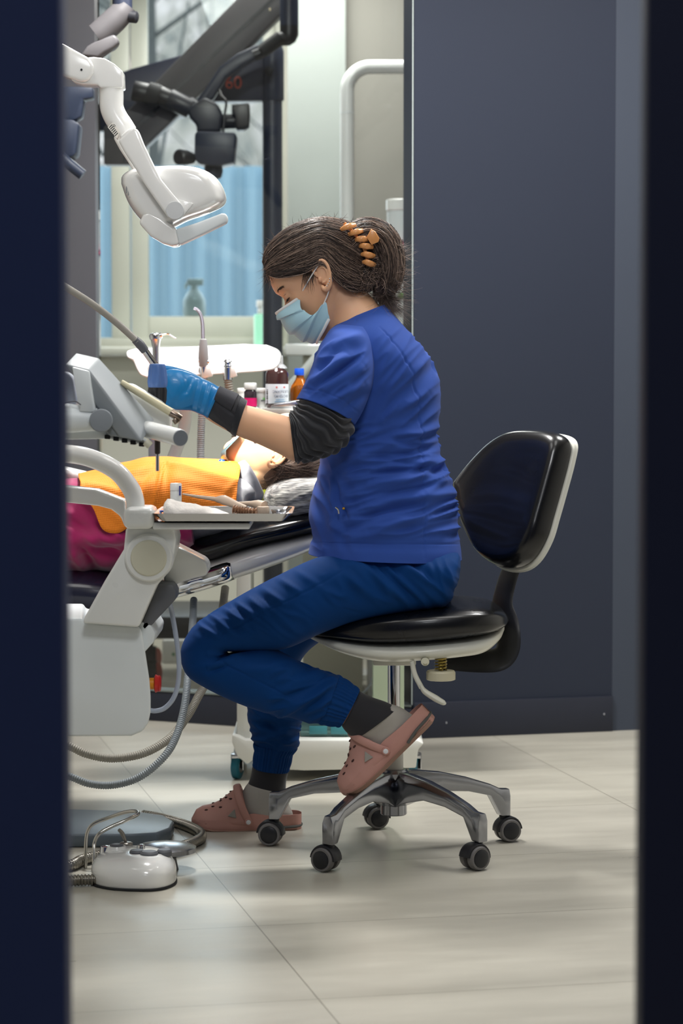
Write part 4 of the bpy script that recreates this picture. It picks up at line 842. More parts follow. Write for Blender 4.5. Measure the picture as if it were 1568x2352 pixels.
# tunic: torso, near and far sleeve
T_ = np.array(catmull(rings(tun, 300, 2.25), 18))
tf = [(905, 1000, 1002, 985, 9, .005), (880, 1075, 1012, 1062, 10, .006), (850, 1112, 1005, 1092, 10, .007), (832, 1166, 965, 1126, 11, .007), (870, 1152, 1035, 1138, 9, .005), (842, 1218, 985, 1186, 12, .007), (1022, 1098, 955, 1145, 10, .006), (760, 1080, 900, 1020, 12, .005), (800, 1240, 950, 1215, 12, .004), (880, 960, 985, 900, 10, .004), (870, 900, 970, 830, 12, .004), (900, 1010, 980, 1030, 8, -.004), (870, 1050, 1000, 1080, 7, -.004), (840, 1090, 990, 1075, 7, -.005), (850, 1140, 1000, 1112, 7, -.005), (820, 1190, 960, 1160, 8, -.005),
      (770, 1095, 775, 1150, 4, -.004), (775, 1150, 800, 1190, 4, -.004), (764, 1095, 766, 1165, 6, .004), (760, 1200, 790, 1225, 9, .005)]
seam = [(872, 752, 915, 800, 2.2, -.0028), (912, 797, 948, 860, 2.2, -.0028), (947, 858, 962, 940, 2.2, -.0028), (962, 935, 966, 1050, 2.2, -.0028), (966, 1040, 968, 1150, 2.2, -.0028), (968, 1140, 975, 1282, 2.2, -.0028), (720, 1247, 900, 1250, 2, -.002), (880, 1250, 1058, 1250, 2, -.002), (815, 1041, 1000, 1043, 2, -.002), (835, 705, 812, 745, 2, -.002)]
T_ = folds(T_, [q[:5] + (q[5] * 1.9,) for q in tf] + seam, [(-.25, 110, 22, .016, 3.1, (770, 960, 1080, 1250)), (-.9, 110, 26, .010, 9.7, (840, 740, 1030, 1000)), (1.2, 80, 30, .010, 5.3, (700, 1040, 830, 1285))])
g = G().grid(T_, True, True)
slv = [((776, 745), (838, 752), 5.60, .05), ((758, 757), (852, 780), 5.565, .075), ((744, 778), (858, 812), 5.545, .082), ((730, 808), (860, 845), 5.53, .084), ((714, 846), (854, 888), 5.52, .082), ((697, 886), (836, 938), 5.515, .08), ((680, 916), (815, 976), 5.51, .078, (0, -14))]
S_ = np.array(catmull(rings(slv, 160, 2.1), 16))
sf = [(716, 888, 800, 812, 10, .006), (735, 905, 835, 838, 11, .006), (760, 800, 835, 765, 12, .004), (722, 860, 790, 790, 8, -.004), (750, 925, 838, 880, 9, .005), (745, 880, 830, 815, 7, -.005), (700, 905, 730, 845, 8, .004), (790, 940, 842, 905, 8, -.004)]
S_ = folds(S_, [q[:5] + (q[5] * 1.7,) for q in sf] + [(690, 893, 745, 900, 2, -.002), (740, 899, 795, 922, 2, -.002), (790, 920, 826, 950, 2, -.002)], [(-.7, 80, 22, .011, 2.2, (690, 770, 860, 930))])
g.grid(S_, True, True)
fs = [((q[0][0] + 14, q[0][1]), (q[1][0], q[1][1]), 11.42 - q[2], q[3]) for q in slv]
g.loft(rings(fs, 60, 2.1), 3)
ob('tunic', g, scrub, wo, smooth=180)
# collar band
cb = [((764, 748), (886, 699), 5.71, .077), ((759, 757), (899, 714), 5.71, .094)]
a_ = rings(cb, 90, 2.1); b_ = [a_[0] * .999 + .001 * a_[0].mean(0), a_[0], a_[1] + (a_[1] - a_[1].mean(0)) * .015]
inn = [a_[1] - (a_[1] - a_[1].mean(0)) * .03, a_[0] - (a_[0] - a_[0].mean(0)) * .05]
ob('collar_band', G().grid(np.array([inn[0], inn[1], a_[0], b_[2], inn[0]]), True), scrub, wo, smooth=50)
ob('pocket_clip', G().tube(PL([(770, 1165), (776, 1170), (778, 1180)], 5.522), .002, 8, 4), chrome, wo, label='silver clip at the tunic pocket')
ob('pocket_clip', G().ball(P(789, 1168, 5.514), .0035, 10, 8), mat('brass', (190, 150, 70), .25, 1), wo, label='brass stud at the tunic pocket')

# trousers: near leg, far leg, elasticated cuffs
L_ = np.array(catmull(rings(leg, 220, 2.2), 16))
lf = [(519, 1402, 566, 1438, 6, .0045), (545, 1385, 590, 1425, 5, .004), (570, 1373, 615, 1414, 6, .005), (602, 1352, 658, 1392, 6, .005), (640, 1330, 694, 1366, 6, .005), (680, 1312, 735, 1350, 7, .004), (455, 1436, 505, 1466, 6, .004), (482, 1414, 532, 1452, 6, .0045), (800, 1290, 872, 1362, 9, .006), (815, 1288, 935, 1385, 10, .006), (920, 1290, 990, 1345, 8, .005), (780, 1310, 840, 1360, 8, .005), (1020, 1286, 1038, 1345, 5, .004), (1000, 1286, 1022, 1365, 5, .004), (980, 1288, 1005, 1350, 5, .003), (860, 1295, 960, 1385, 6, -.005), (530, 1385, 570, 1422, 4, -.003), (590, 1362, 640, 1402, 4, -.003),
      (480, 1502, 560, 1508, 7, .005), (470, 1530, 540, 1516, 9, .006), (480, 1545, 525, 1525, 5, -.005), (500, 1512, 545, 1500, 4, -.005), (660, 1640, 760, 1565, 9, .007), (700, 1640, 775, 1590, 8, .006), (560, 1540, 680, 1530, 14, .005), (640, 1610, 740, 1560, 8, -.005), (720, 1600, 770, 1570, 6, .005)]
ls = [(500, 1462, 625, 1398, 2, -.0025), (618, 1402, 757, 1330, 2, -.0025), (750, 1334, 800, 1305, 2, -.0025), (497, 1516, 585, 1560, 2, -.0025), (580, 1557, 668, 1604, 2, -.0025), (780, 1395, 830, 1410, 2, -.002)]
L_ = folds(L_, [q[:5] + (q[5] * 1.5,) for q in lf] + ls, [(-.35, 80, 22, .011, 1.7, (600, 1500, 800, 1680)), (.75, 90, 22, .010, 4.4, (720, 1270, 1070, 1410)), (.6, 60, 16, .005, 8.4, (420, 1370, 740, 1480))])
g = G().grid(L_, True, True)
F_ = np.array(catmull(rings(far, 160, 2.2), 12))
ff = [(575, 1640, 680, 1672, 9, .006), (590, 1668, 690, 1690, 8, .006), (580, 1700, 640, 1690, 7, .006), (640, 1712, 690, 1690, 7, .007), (600, 1650, 650, 1690, 6, -.005)]
F_ = folds(F_, ff, [(.3, 70, 22, .012, 6.1, (550, 1600, 720, 1740))]); g.grid(F_, True, True)
g.loft(rings([((735, 1240), (1050, 1255), 5.72, .185), ((745, 1285), (1053, 1285), 5.72, .187), ((765, 1335), (1047, 1335), 5.72, .185), ((800, 1375), (1026, 1378), 5.72, .17), ((840, 1402), (985, 1400), 5.72, .12)], 80, 2.3), 6)
ob('trousers', g, trou, wo, smooth=180)
def cuff(name, lst, nb_, amp):
    A = np.array(catmull(rings(lst, 240, 2.1), 10)); m = A.mean(1, keepdims=True); d = A - m
    t = np.arange(240) / 240 * 2 * PI; n_ = A.shape[0]; z = np.linspace(0, 1, n_)
    ph = np.array([noise.noise(Vector((math.cos(x) * 3, math.sin(x) * 3, .5))) for x in t]) * 5
    mod = 1 + amp * np.sin(t * nb_ + ph)[None, :] * (.5 + .5 * np.abs(np.sin(z * PI * 3)))[:, None] + (.02 * np.abs(np.sin(z * PI * 3)))[:, None]
    return ob(name, G().grid(m + d * mod[..., None], True, True), trou, wo, smooth=180)
cuff('trouser_cuff', [((731, 1661), (774, 1551), 5.565, .060), ((745, 1664), (788, 1558), 5.567, .056), ((770, 1668), (812, 1574), 5.57, .05), ((781, 1669), (826, 1585), 5.57, .049)], 34, .03)
cuff('trouser_cuff', [((582, 1708), (683, 1719), 5.985, .055), ((584, 1725), (672, 1735), 5.985, .05), ((581, 1752), (665, 1764), 5.99, .046), ((582, 1764), (661, 1774), 5.99, .045)], 34, .03)
# black knit sleeve bunched at the elbow
ks = [((704, 905), (806, 948), 5.50, .052), ((688, 916), (812, 972), 5.497, .062), ((679, 930), (806, 1004), 5.494, .064), ((673, 938), (778, 1036), 5.49, .063), ((669, 945), (738, 1051), 5.487, .060), ((667, 949), (706, 1060), 5.485, .056), ((666, 953), (683, 1063), 5.483, .050), ((665, 955), (678, 1062), 5.482, .048)]
K_ = np.array(catmull(rings(ks, 160, 2.1), 22)); N_ = normals_of(K_); z = np.linspace(0, 1, K_.shape[0])
ph = np.array([[noise.noise(Vector((i * .02, math.cos(j / 160 * 6.28) * 1.5, math.sin(j / 160 * 6.28) * 1.5))) for j in range(160)] for i in range(K_.shape[0])])
dd = .0036 * np.sin(z[:, None] * 62 + ph * 6) * smooth01((.93 - z) / .08)[:, None]
ob('knit_sleeve', G().grid(K_ + N_ * dd[..., None], True, True), knit, wo, smooth=180)
ob('knit_sleeve', G().loft(rings([((722, 890), (812, 925), 5.92, .052), ((708, 935), (795, 985), 5.93, .055), ((690, 950), (740, 1030), 5.935, .05), ((684, 955), (702, 1030), 5.937, .045)], 40), 6), knit, wo, smooth=180)
# wrist brace
wb = [((501, 888), (469, 957), 5.45, .035), ((520, 896), (492, 972), 5.452, .038), ((548, 907), (524, 991), 5.455, .041), ((556, 913), (532, 997), 5.457, .041)]
br_ = ob('wrist_brace', G().grid(folds(np.array(catmull(rings(wb, 90), 10)), [(500, 925, 540, 955, 3, -.003), (490, 950, 535, 985, 4, .003)]), True, True), mat('black brace fabric', (36, 36, 42), .6, bump=.2, bscale=500), wo, smooth=180)
ob('brace_strap', G().loft(rings([((505, 886), (490, 925), 5.440, .038), ((548, 905), (528, 950), 5.445, .042)], 60), 2), mat('dark grey hook tape', (58, 58, 64), .8, bump=.5, bscale=900), br_, smooth=40)
ob('brace_hem', G().loft(rings([((552, 910), (529, 995), 5.457, .043), ((560, 915), (536, 1001), 5.458, .045), ((568, 920), (541, 1003), 5.46, .043)], 60), 5), knit, br_, smooth=180)
# gloved hand gripping the handpiece
hgx = G().loft(rings([((507, 892), (476, 960), 5.449, .036), ((485, 878), (455, 950), 5.445, .036), ((462, 868), (440, 944), 5.44, .034), ((438, 857), (424, 943), 5.43, .032), ((412, 849), (405, 942), 5.425, .031), ((390, 848), (384, 938), 5.422, .028), ((374, 852), (372, 930), 5.424, .023), ((364, 862), (364, 922), 5.43, .015)], 64, 2.3), 4)
for i, (y0, dx) in enumerate(((862, 0), (884, -3), (906, -2), (925, 3))):
    pts = [P(410 + dx, y0, 5.43), P(385 + dx, y0 + 1, 5.412), P(364 + dx, y0 + 3, 5.416), P(354 + dx, y0 + 5, 5.445), P(362 + dx, y0 + 6, 5.468), P(382 + dx, y0 + 7, 5.476)]
    hgx.tube(pts, [.0125, .0118, .0105, .0098, .0092, .0075], 14, 6)
hgx.tube([P(462, 885, 5.462), P(432, 868, 5.478), P(405, 856, 5.478), P(382, 850, 5.468), P(366, 846, 5.458)], [.016, .015, .0118, .0108, .0085], 14, 6)
gl = fuse(hgx, .0016, 9)
Av = np.array(gl.v); X, Y = proj(Av); dsp = np.zeros(len(Av))
for x1, y1, x2, y2, w, amp in [(440, 870, 428, 900, 5, -.002), (455, 875, 440, 940, 4, -.0022), (466, 874, 450, 946, 3, .0016), (476, 880, 458, 948, 3, -.0016), (486, 884, 466, 952, 3, .0016), (425, 890, 405, 925, 7, -.002), (415, 858, 425, 880, 6, -.0018), (440, 930, 420, 938, 4, .0015)]:
    dx, dy = x2 - x1, y2 - y1; t = np.clip(((X - x1) * dx + (Y - y1) * dy) / (dx * dx + dy * dy), 0, 1)
    dsp += amp * np.exp(-((X - x1 - t * dx) ** 2 + (Y - y1 - t * dy) ** 2) / w ** 2)
Av[:, 1] -= dsp; gl.v = [tuple(q) for q in Av]
gv = ob('glove', gl, glovem, wo, smooth=180)
ob('glove_cuff', G().loft(rings([((503, 887), (471, 957), 5.447, .0385), ((506, 889), (474, 960), 5.448, .0395), ((509, 891), (477, 962), 5.449, .0385)], 60), 3), glovem, gv, smooth=180)
h2 = G().loft(rings([((640, 960), (640, 1012), 5.94, .03), ((615, 960), (613, 1010), 5.945, .034), ((592, 964), (590, 1006), 5.955, .034), ((583, 968), (582, 1002), 5.96, .03)], 40), 4)
for i, yy in enumerate((5.932, 5.950, 5.968, 5.985)):
    h2.tube([P(600, 980, yy), P(580, 984, yy + .004), P(566, 994, yy + .006), P(558 + 3 * (i == 3), 1006 - 2 * (i == 0), yy + .006)], [.0105, .0095, .0088, .0075], 12, 5)
h2.tube([P(618, 1000, 5.935), P(600, 1006, 5.925), P(582, 1012, 5.928)], [.013, .011, .009], 12, 5)
ob('glove', fuse(h2, .002, 3), glovem, wo, smooth=180)

# face mask with pleats
C_ = [(633, 720), (638, 731), (659, 759), (688, 779), (708, 787), (728, 789)]
E_ = [(685, 682), (694, 708), (712, 724), (730, 714), (746, 696), (758, 737)]
Wm = [.050, .060, .066, .068, .070, .064]
q = np.array(catmull([np.array([c[0], c[1], e[0], e[1], w]) for c, e, w in zip(C_, E_, Wm)], 9)); A = []
for i, (cx, cy, ex, ey, w) in enumerate(q):
    c = P(cx, cy, 5.70); row = []; s_ = i / (len(q) - 1); pl = .0075 * ((s_ * 4.2) % 1 - .35) * smooth01(s_ / .12) * smooth01((1 - s_) / .12)
    for t in np.linspace(-1, 1, 61):
        e = P(ex, ey, 5.70 - w); e[1] = 5.70; f = abs(t)
        k = 1 - math.cos(f * PI / 2); p = c + (e - c) * (k * .8 + .2 * f * f); p[1] = 5.70 - w * math.sin(t * PI / 2) * 1.06
        nrm = unit(np.array([-1, -.8 * t, -.55])); cr = .0022 * math.sin(s_ * 15 + f * 5) * smooth01((f - .45) / .4)
        row.append(p + nrm * (pl * (1 - .4 * f * f) + cr))
    A.append(row)
A = np.array(A)
inner = A - np.array([unit(np.array([-1, -.8 * t, -.55])) for t in np.linspace(-1, 1, 61)])[None] * .0012
g = G(); sh = np.concatenate([A, inner[:, ::-1]], 1); g.grid(sh, True, True)
mk = ob('face_mask', g, mat('pale blue mask fabric', (168, 206, 220), .8, bump=.15, bscale=900, bdist=.0004), wo, smooth=70)
mw = mat('white mask edging', (226, 228, 228), .75)
ob('mask_edge', G().tube([p + np.array([-.0006, 0, 0]) for p in A[1]], .0035, 8, flat=.35), mw, mk)
ob('mask_edge', G().tube(A[-2], .0035, 8, flat=.35), mw, mk)
ob('ear_loop', G().tube([P(686, 684, 5.648), P(704, 652, 5.628), P(722, 622, 5.618), P(735, 603, 5.617)], .0014, 8, 5), mw, mk)
ob('ear_loop', G().tube([P(742, 700, 5.628), P(749, 685, 5.627), P(755, 668, 5.626), P(762, 645, 5.63), P(764, 628, 5.632)], .0014, 8, 5), mw, mk)

# hair: swept back to a claw clip, ends flipped out
hs = [((616, 636), (602, 602), .046), ((642, 641), (612, 568), .068), ((681, 635), (647, 535), .08), ((712, 626), (689, 512), .084), ((742, 606), (735, 502), .084), ((765, 640), (776, 506), .081), ((792, 664), (806, 516), .074), ((818, 672), (836, 540), .06), ((838, 668), (852, 578), .04)]
def hair_pt(u, v, lift=0):
    q = HS[min(int(u * (len(HS) - 1)), len(HS) - 1)] if isinstance(u, float) else HS[u]
    n = P(q[0], q[1], 5.70); t = P(q[2], q[3], 5.70); w = q[4]; a = v * PI / 2
    k = math.cos(a) ** .8; b = n + (t - n) * k; b[1] = 5.70 - math.copysign(abs(math.sin(a)) ** .85, a) * w
    o = unit(b - (n * .6 + t * .4 - np.array([0, n[1] - 5.70, 0]))) 
    return b + o * lift
HS = catmull([np.array([n[0], n[1], t[0], t[1], w]) for n, t, w in hs], 10)
A = np.array([[hair_pt(i, v, .002 * noise.noise(Vector((i * .04, v * 14, 0)))) for v in np.linspace(-1, 1, 90)] for i in range(len(HS))])
g = G().grid(np.concatenate([A, A[:, ::-1] * .94 + A.mean((0, 1)) * .06], 1), True, True)
tail = [((800, 580), 5.70, 44, 42), ((832, 550), 5.70, 44, 46), ((864, 548), 5.70, 43, 50), ((884, 578), 5.70, 40, 52), ((890, 615), 5.70, 37, 52), ((887, 648), 5.70, 32, 46), ((877, 674), 5.70, 20, 36)]
tp = [P(q[0][0], q[0][1], q[1]) for q in tail]
tp_ = np.array(catmull(tp, 8)); tr_ = np.interp(np.linspace(0, 1, len(tp_)), np.linspace(0, 1, len(tail)), [q[2] / 1000 for q in tail])
g.tube(tp_, tr_, 40, flat=1.25, up=(0, 0, 1))
g.ball(P(836, 630, 5.70), (.040, .052, .044), 24, 16); g.ball(P(840, 600, 5.70), (.04, .052, .045), 24, 16); g.ball(P(815, 590, 5.70), (.045, .058, .055), 24, 16)
hair = ob('hair', g, hairm[0], wo, smooth=180)
def strands(name, splines, rad, parent):
    c = D.curves.new(name, 'CURVE'); c.dimensions = '3D'; c.bevel_depth = rad; c.bevel_resolution = 0
    for m in hairm: c.materials.append(m)
    o0 = ORG[parent]
    for pts, mi, tip in splines:
        s = c.splines.new('POLY'); s.points.add(len(pts) - 1)
        for k, p in enumerate(pts): s.points[k].co = (*(p - o0), 1); s.points[k].radius = 1 - (1 - tip) * k / (len(pts) - 1)
        s.material_index = mi
    t = D.objects.new('t', c); COL.objects.link(t); dg = bpy.context.evaluated_depsgraph_get()
    me = D.meshes.new_from_object(t.evaluated_get(dg)); D.objects.remove(t); D.curves.remove(c)
    o = D.objects.new(name, me); COL.objects.link(o); o.parent = parent; ORG[o] = o0; return o
rr = random.Random(11); sp = []
def pick(): return rr.choices((0, 1, 2), (4, 4, 3))[0]
for i in range(2000):
    v = rr.uniform(-1, 1); v = math.copysign(abs(v) ** .8, v); a = rr.uniform(0, .6); b = min(1, a + rr.uniform(.35, .9)); d = rr.gauss(0, .045); lf_ = rr.uniform(.0005, .004); wv = rr.uniform(0, 6); am = rr.uniform(0, .03)
    pts = []
    for t in np.linspace(0, 1, 14):
        u = a + (b - a) * t; i0 = min(int(u * (len(HS) - 1)), len(HS) - 1)
        pts.append(hair_pt(i0, max(-1, min(1, v + d * t + am * math.sin(wv + t * 6))), lf_ * (.4 + math.sin(PI * t))))
    pts = np.array(pts); pts[1:-1] = (pts[:-2] + pts[1:-1] * 2 + pts[2:]) / 4
    sp.append((pts, pick(), .4))
for i in range(260):  # loose hairs around the silhouette
    v = rr.uniform(-.5, .5); i0 = rr.randrange(4, len(HS) - 8); p = hair_pt(i0, v, .001); d = np.array([rr.uniform(-.5, .9), rr.uniform(-.4, .4), rr.uniform(.1, .7)]) * rr.uniform(.012, .035); cu = np.array([rr.uniform(-1, 1), rr.uniform(-1, 1), rr.uniform(-1, .5)]) * .012
    sp.append(([p + d * t + cu * t * t for t in np.linspace(0, 1, 8)], rr.choice((0, 1)), .15))
for i in range(150):  # forelock over the brow and wisps before the ear
    p = P(rr.uniform(605, 640), rr.uniform(600, 640), 5.70 + rr.uniform(-.05, .05)); d = np.array([rr.uniform(-.02, .01), rr.uniform(-.01, .01), -rr.uniform(.01, .035)])
    sp.append(([p + d * t + np.array([.006, 0, 0]) * math.sin(t * 3) for t in np.linspace(0, 1, 8)], pick(), .15))
for i in range(60):
    p = P(rr.uniform(700, 728), rr.uniform(612, 630), 5.70 - .074); d = np.array([rr.uniform(-.012, .004), rr.uniform(-.004, .002), -rr.uniform(.015, .05)])
    sp.append(([p + d * t + np.array([-.004, 0, 0]) * math.sin(t * 3) for t in np.linspace(0, 1, 8)], 1, .15))
strands('hair_strands', sp, .00058, hair)
sp = []; Tn = unit_t = np.gradient(tp_, axis=0)
for i in range(1500):
    a0 = rr.uniform(0, 2 * PI); s0 = rr.uniform(0, .55); fl = rr.uniform(.98, 1.13); tw = rr.gauss(0, .25); ex = rr.uniform(0, 1)
    pts = []
    for t in np.linspace(0, 1, 16):
        u = s0 + (1 - s0) * t; k = u * (len(tp_) - 1); k0 = min(int(k), len(tp_) - 1); c = tp_[k0]; T1 = unit(Tn[k0]); U = unit(np.cross(np.array([0, 1., 0]), T1)); aa = a0 + tw * t
        pts.append(c + tr_[k0] * fl * (U * math.cos(aa) + np.array([0, 1.25, 0]) * math.sin(aa)))
    pts = np.array(pts); pts[1:-1] = (pts[:-2] + 2 * pts[1:-1] + pts[2:]) / 4
    e = pts[-1]; dd = unit(pts[-1] - pts[-4]); flick = np.array([rr.uniform(-.2, 1.1), rr.uniform(-.4, .4), rr.uniform(-.9, .1)])
    ext = [e + (dd * .5 + unit(flick) * t * 1.2) * .012 * t * (1 + ex * 1.4) for t in np.linspace(.25, 1.6, 7)]
    sp.append((list(pts) + ext, pick(), .12))
for i in range(420):  # flicked ends at the back
    p = P(rr.uniform(890, 926), rr.uniform(560, 672), 5.70 + rr.uniform(-.05, .05)); d = np.array([rr.uniform(.0, .03), rr.uniform(-.01, .01), rr.uniform(-.03, .005)]); cu = np.array([rr.uniform(0, .02), 0, rr.uniform(0, .022)])
    sp.append(([p + d * t + cu * t * t for t in np.linspace(-.5, 1, 9)], pick(), .1))
for i in range(420):  # outward flip at the bottom
    p0 = P(rr.uniform(862, 898), rr.uniform(595, 650), 5.70 + rr.uniform(-.055, .05)); p3 = P(rr.uniform(888, 926), rr.uniform(646, 694), 5.70 + rr.uniform(-.06, .05)); p1 = P(rr.uniform(872, 896), rr.uniform(655, 690), (p0[1] + p3[1]) / 2)
    sp.append(([(1 - t) ** 2 * p0 + 2 * t * (1 - t) * p1 + t * t * p3 for t in np.linspace(0, 1, 10)], pick(), .12))
for i in range(300):  # tangle over the nape
    p = P(rr.uniform(800, 870), rr.uniform(600, 665), 5.70 - rr.uniform(.04, .062)); th = rr.uniform(0, 6.28); R_ = rr.uniform(.006, .02)
    sp.append(([p + R_ * np.array([math.cos(th + t * 3.5), .2 * math.sin(t * 4), math.sin(th + t * 3.5)]) for t in np.linspace(0, 1, 10)], pick(), .3))
strands('hair_strands', sp, .00058, hair)
clipm = mat('tan claw clip plastic', (206, 142, 84), .35, coat=.2)
clip = ob('hair_clip', G().tube(PL([(790, 512), (812, 535), (832, 562), (842, 590), (845, 612)], 5.644), .004, 8, 6), clipm, wo)
for k, (x, y, an) in enumerate(((797, 521, 25), (815, 533, 22), (829, 549, 10), (838, 565, 2), (843, 585, -2), (845, 604, -8))):
    a_ = math.radians(an); c = np.array([x, y]); d = np.array([math.cos(a_), -math.sin(a_)]); hw = 19 - k * 1.0
    pts = [P(*(c - d * hw), 5.648), P(*(c - d * hw * .4 + np.array([1, -1])), 5.634), P(*(c + d * hw * .4 + np.array([0, 1])), 5.634), P(*(c + d * hw + np.array([2, 3])), 5.648)]
    ob('clip_tooth', G().tube(pts, [.0035, .0066, .0072, .005], 14, 6, flat=.5, up=(0, 0, 1)), clipm, clip)
ob('clip_wing', G().prism(PL([(842, 546), (852, 527), (862, 533), (871, 548), (869, 556), (853, 563)], 5.630), (0, .004, .002)), clipm, clip, bevel=.0012)

# socks and clogs
ob('sock', G().loft(rings([((785, 1668), (826, 1588), 5.57, .044), ((792, 1678), (850, 1600), 5.572, .043), ((804, 1690), (885, 1612), 5.574, .042), ((815, 1697), (912, 1625), 5.575, .041)], 48), 5), sockb, wo, smooth=180, label='black sock on the lifted foot')
ob('ankle_sock', G().loft(rings([((806, 1691), (900, 1618), 5.578, .042), ((812, 1700), (918, 1624), 5.58, .041), ((822, 1710), (938, 1636), 5.583, .037), ((835, 1735), (956, 1652), 5.585, .034), ((850, 1765), (950, 1680), 5.585, .03)], 48, e=2.2), 5), sockg, wo, smooth=180, label='light grey ankle sock on the lifted foot')
ob('sock', G().loft(rings([((580, 1758), (662, 1772), 5.99, .043), ((575, 1785), (657, 1795), 5.995, .043), ((566, 1808), (656, 1820), 6.0, .044), ((562, 1818), (656, 1828), 6.0, .043)], 48), 5), sockb, wo, smooth=180, label='black sock on the planted foot')
ob('ankle_sock', G().loft(rings([((570, 1798), (657, 1818), 6.0, .0455), ((560, 1812), (659, 1830), 6.0, .046), ((552, 1835), (664, 1850), 6.0, .045), ((548, 1865), (672, 1868), 6.0, .042), ((550, 1885), (670, 1885), 6.0, .036)], 48, e=2.2), 5), sockg, wo, smooth=180, label='light grey ankle sock on the planted foot')
clogm = mat('dusty pink clog foam', (188, 140, 130), .62, bump=.15, bscale=350, var=.12, vscale=9)
clogd = mat('worn sole foam', (150, 118, 104), .75, var=.2, vscale=12)
hole = mat('clog hole shade lining', (70, 44, 42), .9)
def clog(O, toe, up, side, Ln, label):
    """O: heel-bottom centre; toe/up/side unit axes; Ln: length"""
    toe, up, side = unit(toe), unit(up), unit(side)
    def T(x, z, w): return np.asarray(O) + (toe * x + up * z + side * w) * Ln
    def hw(x): return float(np.interp(x, [0, .03, .1, .25, .45, .62, .75, .86, .94, .985, 1.0], [.05, .115, .142, .148, .152, .178, .19, .178, .14, .085, .03]))
    def zb(x): return float(np.interp(x, [0, .05, .6, .8, .92, 1], [.012, .0, 0, .006, .03, .075]))
    cl = G(); R = []
    for x in np.linspace(0, 1, 40):    # sole and low side wall
        w = hw(x); b = zb(x); zt = float(np.interp(x, [0, .05, .25, .45, .6, 1], [.165, .17, .168, .185, .14, .125]))
        R.append([T(x, b, -w * .82), T(x, b + .02, -w * .97), T(x, zt * .6, -w), T(x, zt, -w * .97), T(x, zt, -w * .86), T(x, .075 + b * .4, -w * .8), T(x, .075 + b * .4, w * .8), T(x, zt, w * .86), T(x, zt, w * .97), T(x, zt * .6, w), T(x, b + .02, w * .97), T(x, b, w * .82)])
    cl.loft(R)
    R = []; n = 40
    for x in np.linspace(.545, 1.0, 34):   # vamp
        w = hw(x) * .985; b = .09 + zb(x) * .3; zt = float(np.interp(x, [.545, .60, .66, .74, .82, .90, .96, 1.0], [.40, .395, .35, .285, .25, .235, .20, .12])); th = np.linspace(0, PI, n)
        sx = -.09 * max(0, (.66 - x) / .115)
        R.append([T(x + sx * (1 - math.sin(t)), b + (zt - b) * math.sin(t) ** .8 * (1 - .25 * abs(math.cos(t)) ** 3), -w * math.cos(t)) for t in th] + [T(x + sx, b - .02, w * .9), T(x + sx, b - .02, -w * .9)])
    cl.loft(R)
    c = ob('clog', cl, clogm, wo, smooth=50, label=label)
    R = []
    for x in np.linspace(.01, .99, 30):
        w = hw(x) * 1.03; b = zb(x); R.append([T(x, b - .002, -w * .85), T(x, b - .002, w * .85), T(x, b + .03, w * 1.0), T(x, b + .042, w * .9), T(x, b + .042, -w * .9), T(x, b + .03, -w * 1.0)])
    ob('sole', G().loft(R), clogd, c, smooth=40)
    ob('heel_groove', G().tube([T(.30, .03, -hw(.3) * 1.01), T(.18, .055, -hw(.18) * 1.01), T(.05, .062, -hw(.05) * 1.0), T(.0, .062, 0), T(.05, .062, hw(.05)), T(.18, .055, hw(.18) * 1.01)], .013 * Ln, 8, 6), mat('dark groove rubber', (84, 84, 82), .7), c)
    for s in (-1, 1): 
        ob('side_vent', G().prism([T(.665, .17, s * .183), T(.60, .235, s * .170), T(.585, .15, s * .173)], side * s * .008 * Ln), mat('vent showing sock', (150, 146, 140), .8), c, smooth=0, bevel=.0015)
    for x, ws in ((.64, (-.10, 0, .10)), (.68, (-.06, .06)), (.73, (-.12, -.04, .04, .12)), (.80, (-.08, 0, .08)), (.86, (-.10, .10))):
        zt = float(np.interp(x, [.545, .60, .66, .74, .82, .90, .96, 1.0], [.40, .395, .35, .285, .25, .235, .20, .12])); w0 = hw(x) * .985
        for wv in ws:
            t = math.acos(max(-.95, min(.95, -wv / w0))); z = .09 + (zt - .09) * math.sin(t) ** .8 * (1 - .25 * abs(math.cos(t)) ** 3)
            ob('vent_hole', G().ball(T(x, z - .001, wv), np.array([.017, .009, .012]) * Ln, 12, 8, np.stack([toe, up, side], 1)), hole, c)
    st = [T(.475, .115, -.166), T(.52, .215, -.172), T(.565, .335, -.142), T(.585, .4, -.065), T(.59, .42, 0), T(.585, .4, .065), T(.565, .335, .142), T(.52, .215, .172), T(.475, .115, .166)]
    ob('strap', G().tube(st, .034 * Ln, 14, 7, flat=.42, up=toe), clogm, c, smooth=60)
    for s in (-1, 1):
        ob('strap_button', G().lathe(T(.475, .115, s * .163), side * s, [(0, .034 * Ln), (.024 * Ln, .034 * Ln), (.029 * Ln, .03 * Ln)], 22), clogm, c)
        ob('rivet', G().lathe(T(.475, .115, s * .19), side * s, [(0, .021 * Ln), (.006 * Ln, .021 * Ln), (.009 * Ln, .014 * Ln), (.0095 * Ln, .001)], 20), mat('white rivet', (222, 222, 226), .25), c)
clog(P(692, 1908, 6.0), (-1, -.03, 0), (0, 0, 1), (0, 1, 0), .272, 'pink clog on the planted foot')
a0 = P(1000, 1649, 5.585); a1 = P(806, 1838, 5.585)
clog(a0, a1 - a0, np.cross(a1 - a0, (0, -1, 0)) * -1 if np.cross(a1 - a0, (0, -1, 0))[2] < 0 else np.cross(a1 - a0, (0, -1, 0)), (0, 1, 0), .276, 'pink clog on the lifted foot, heel up')
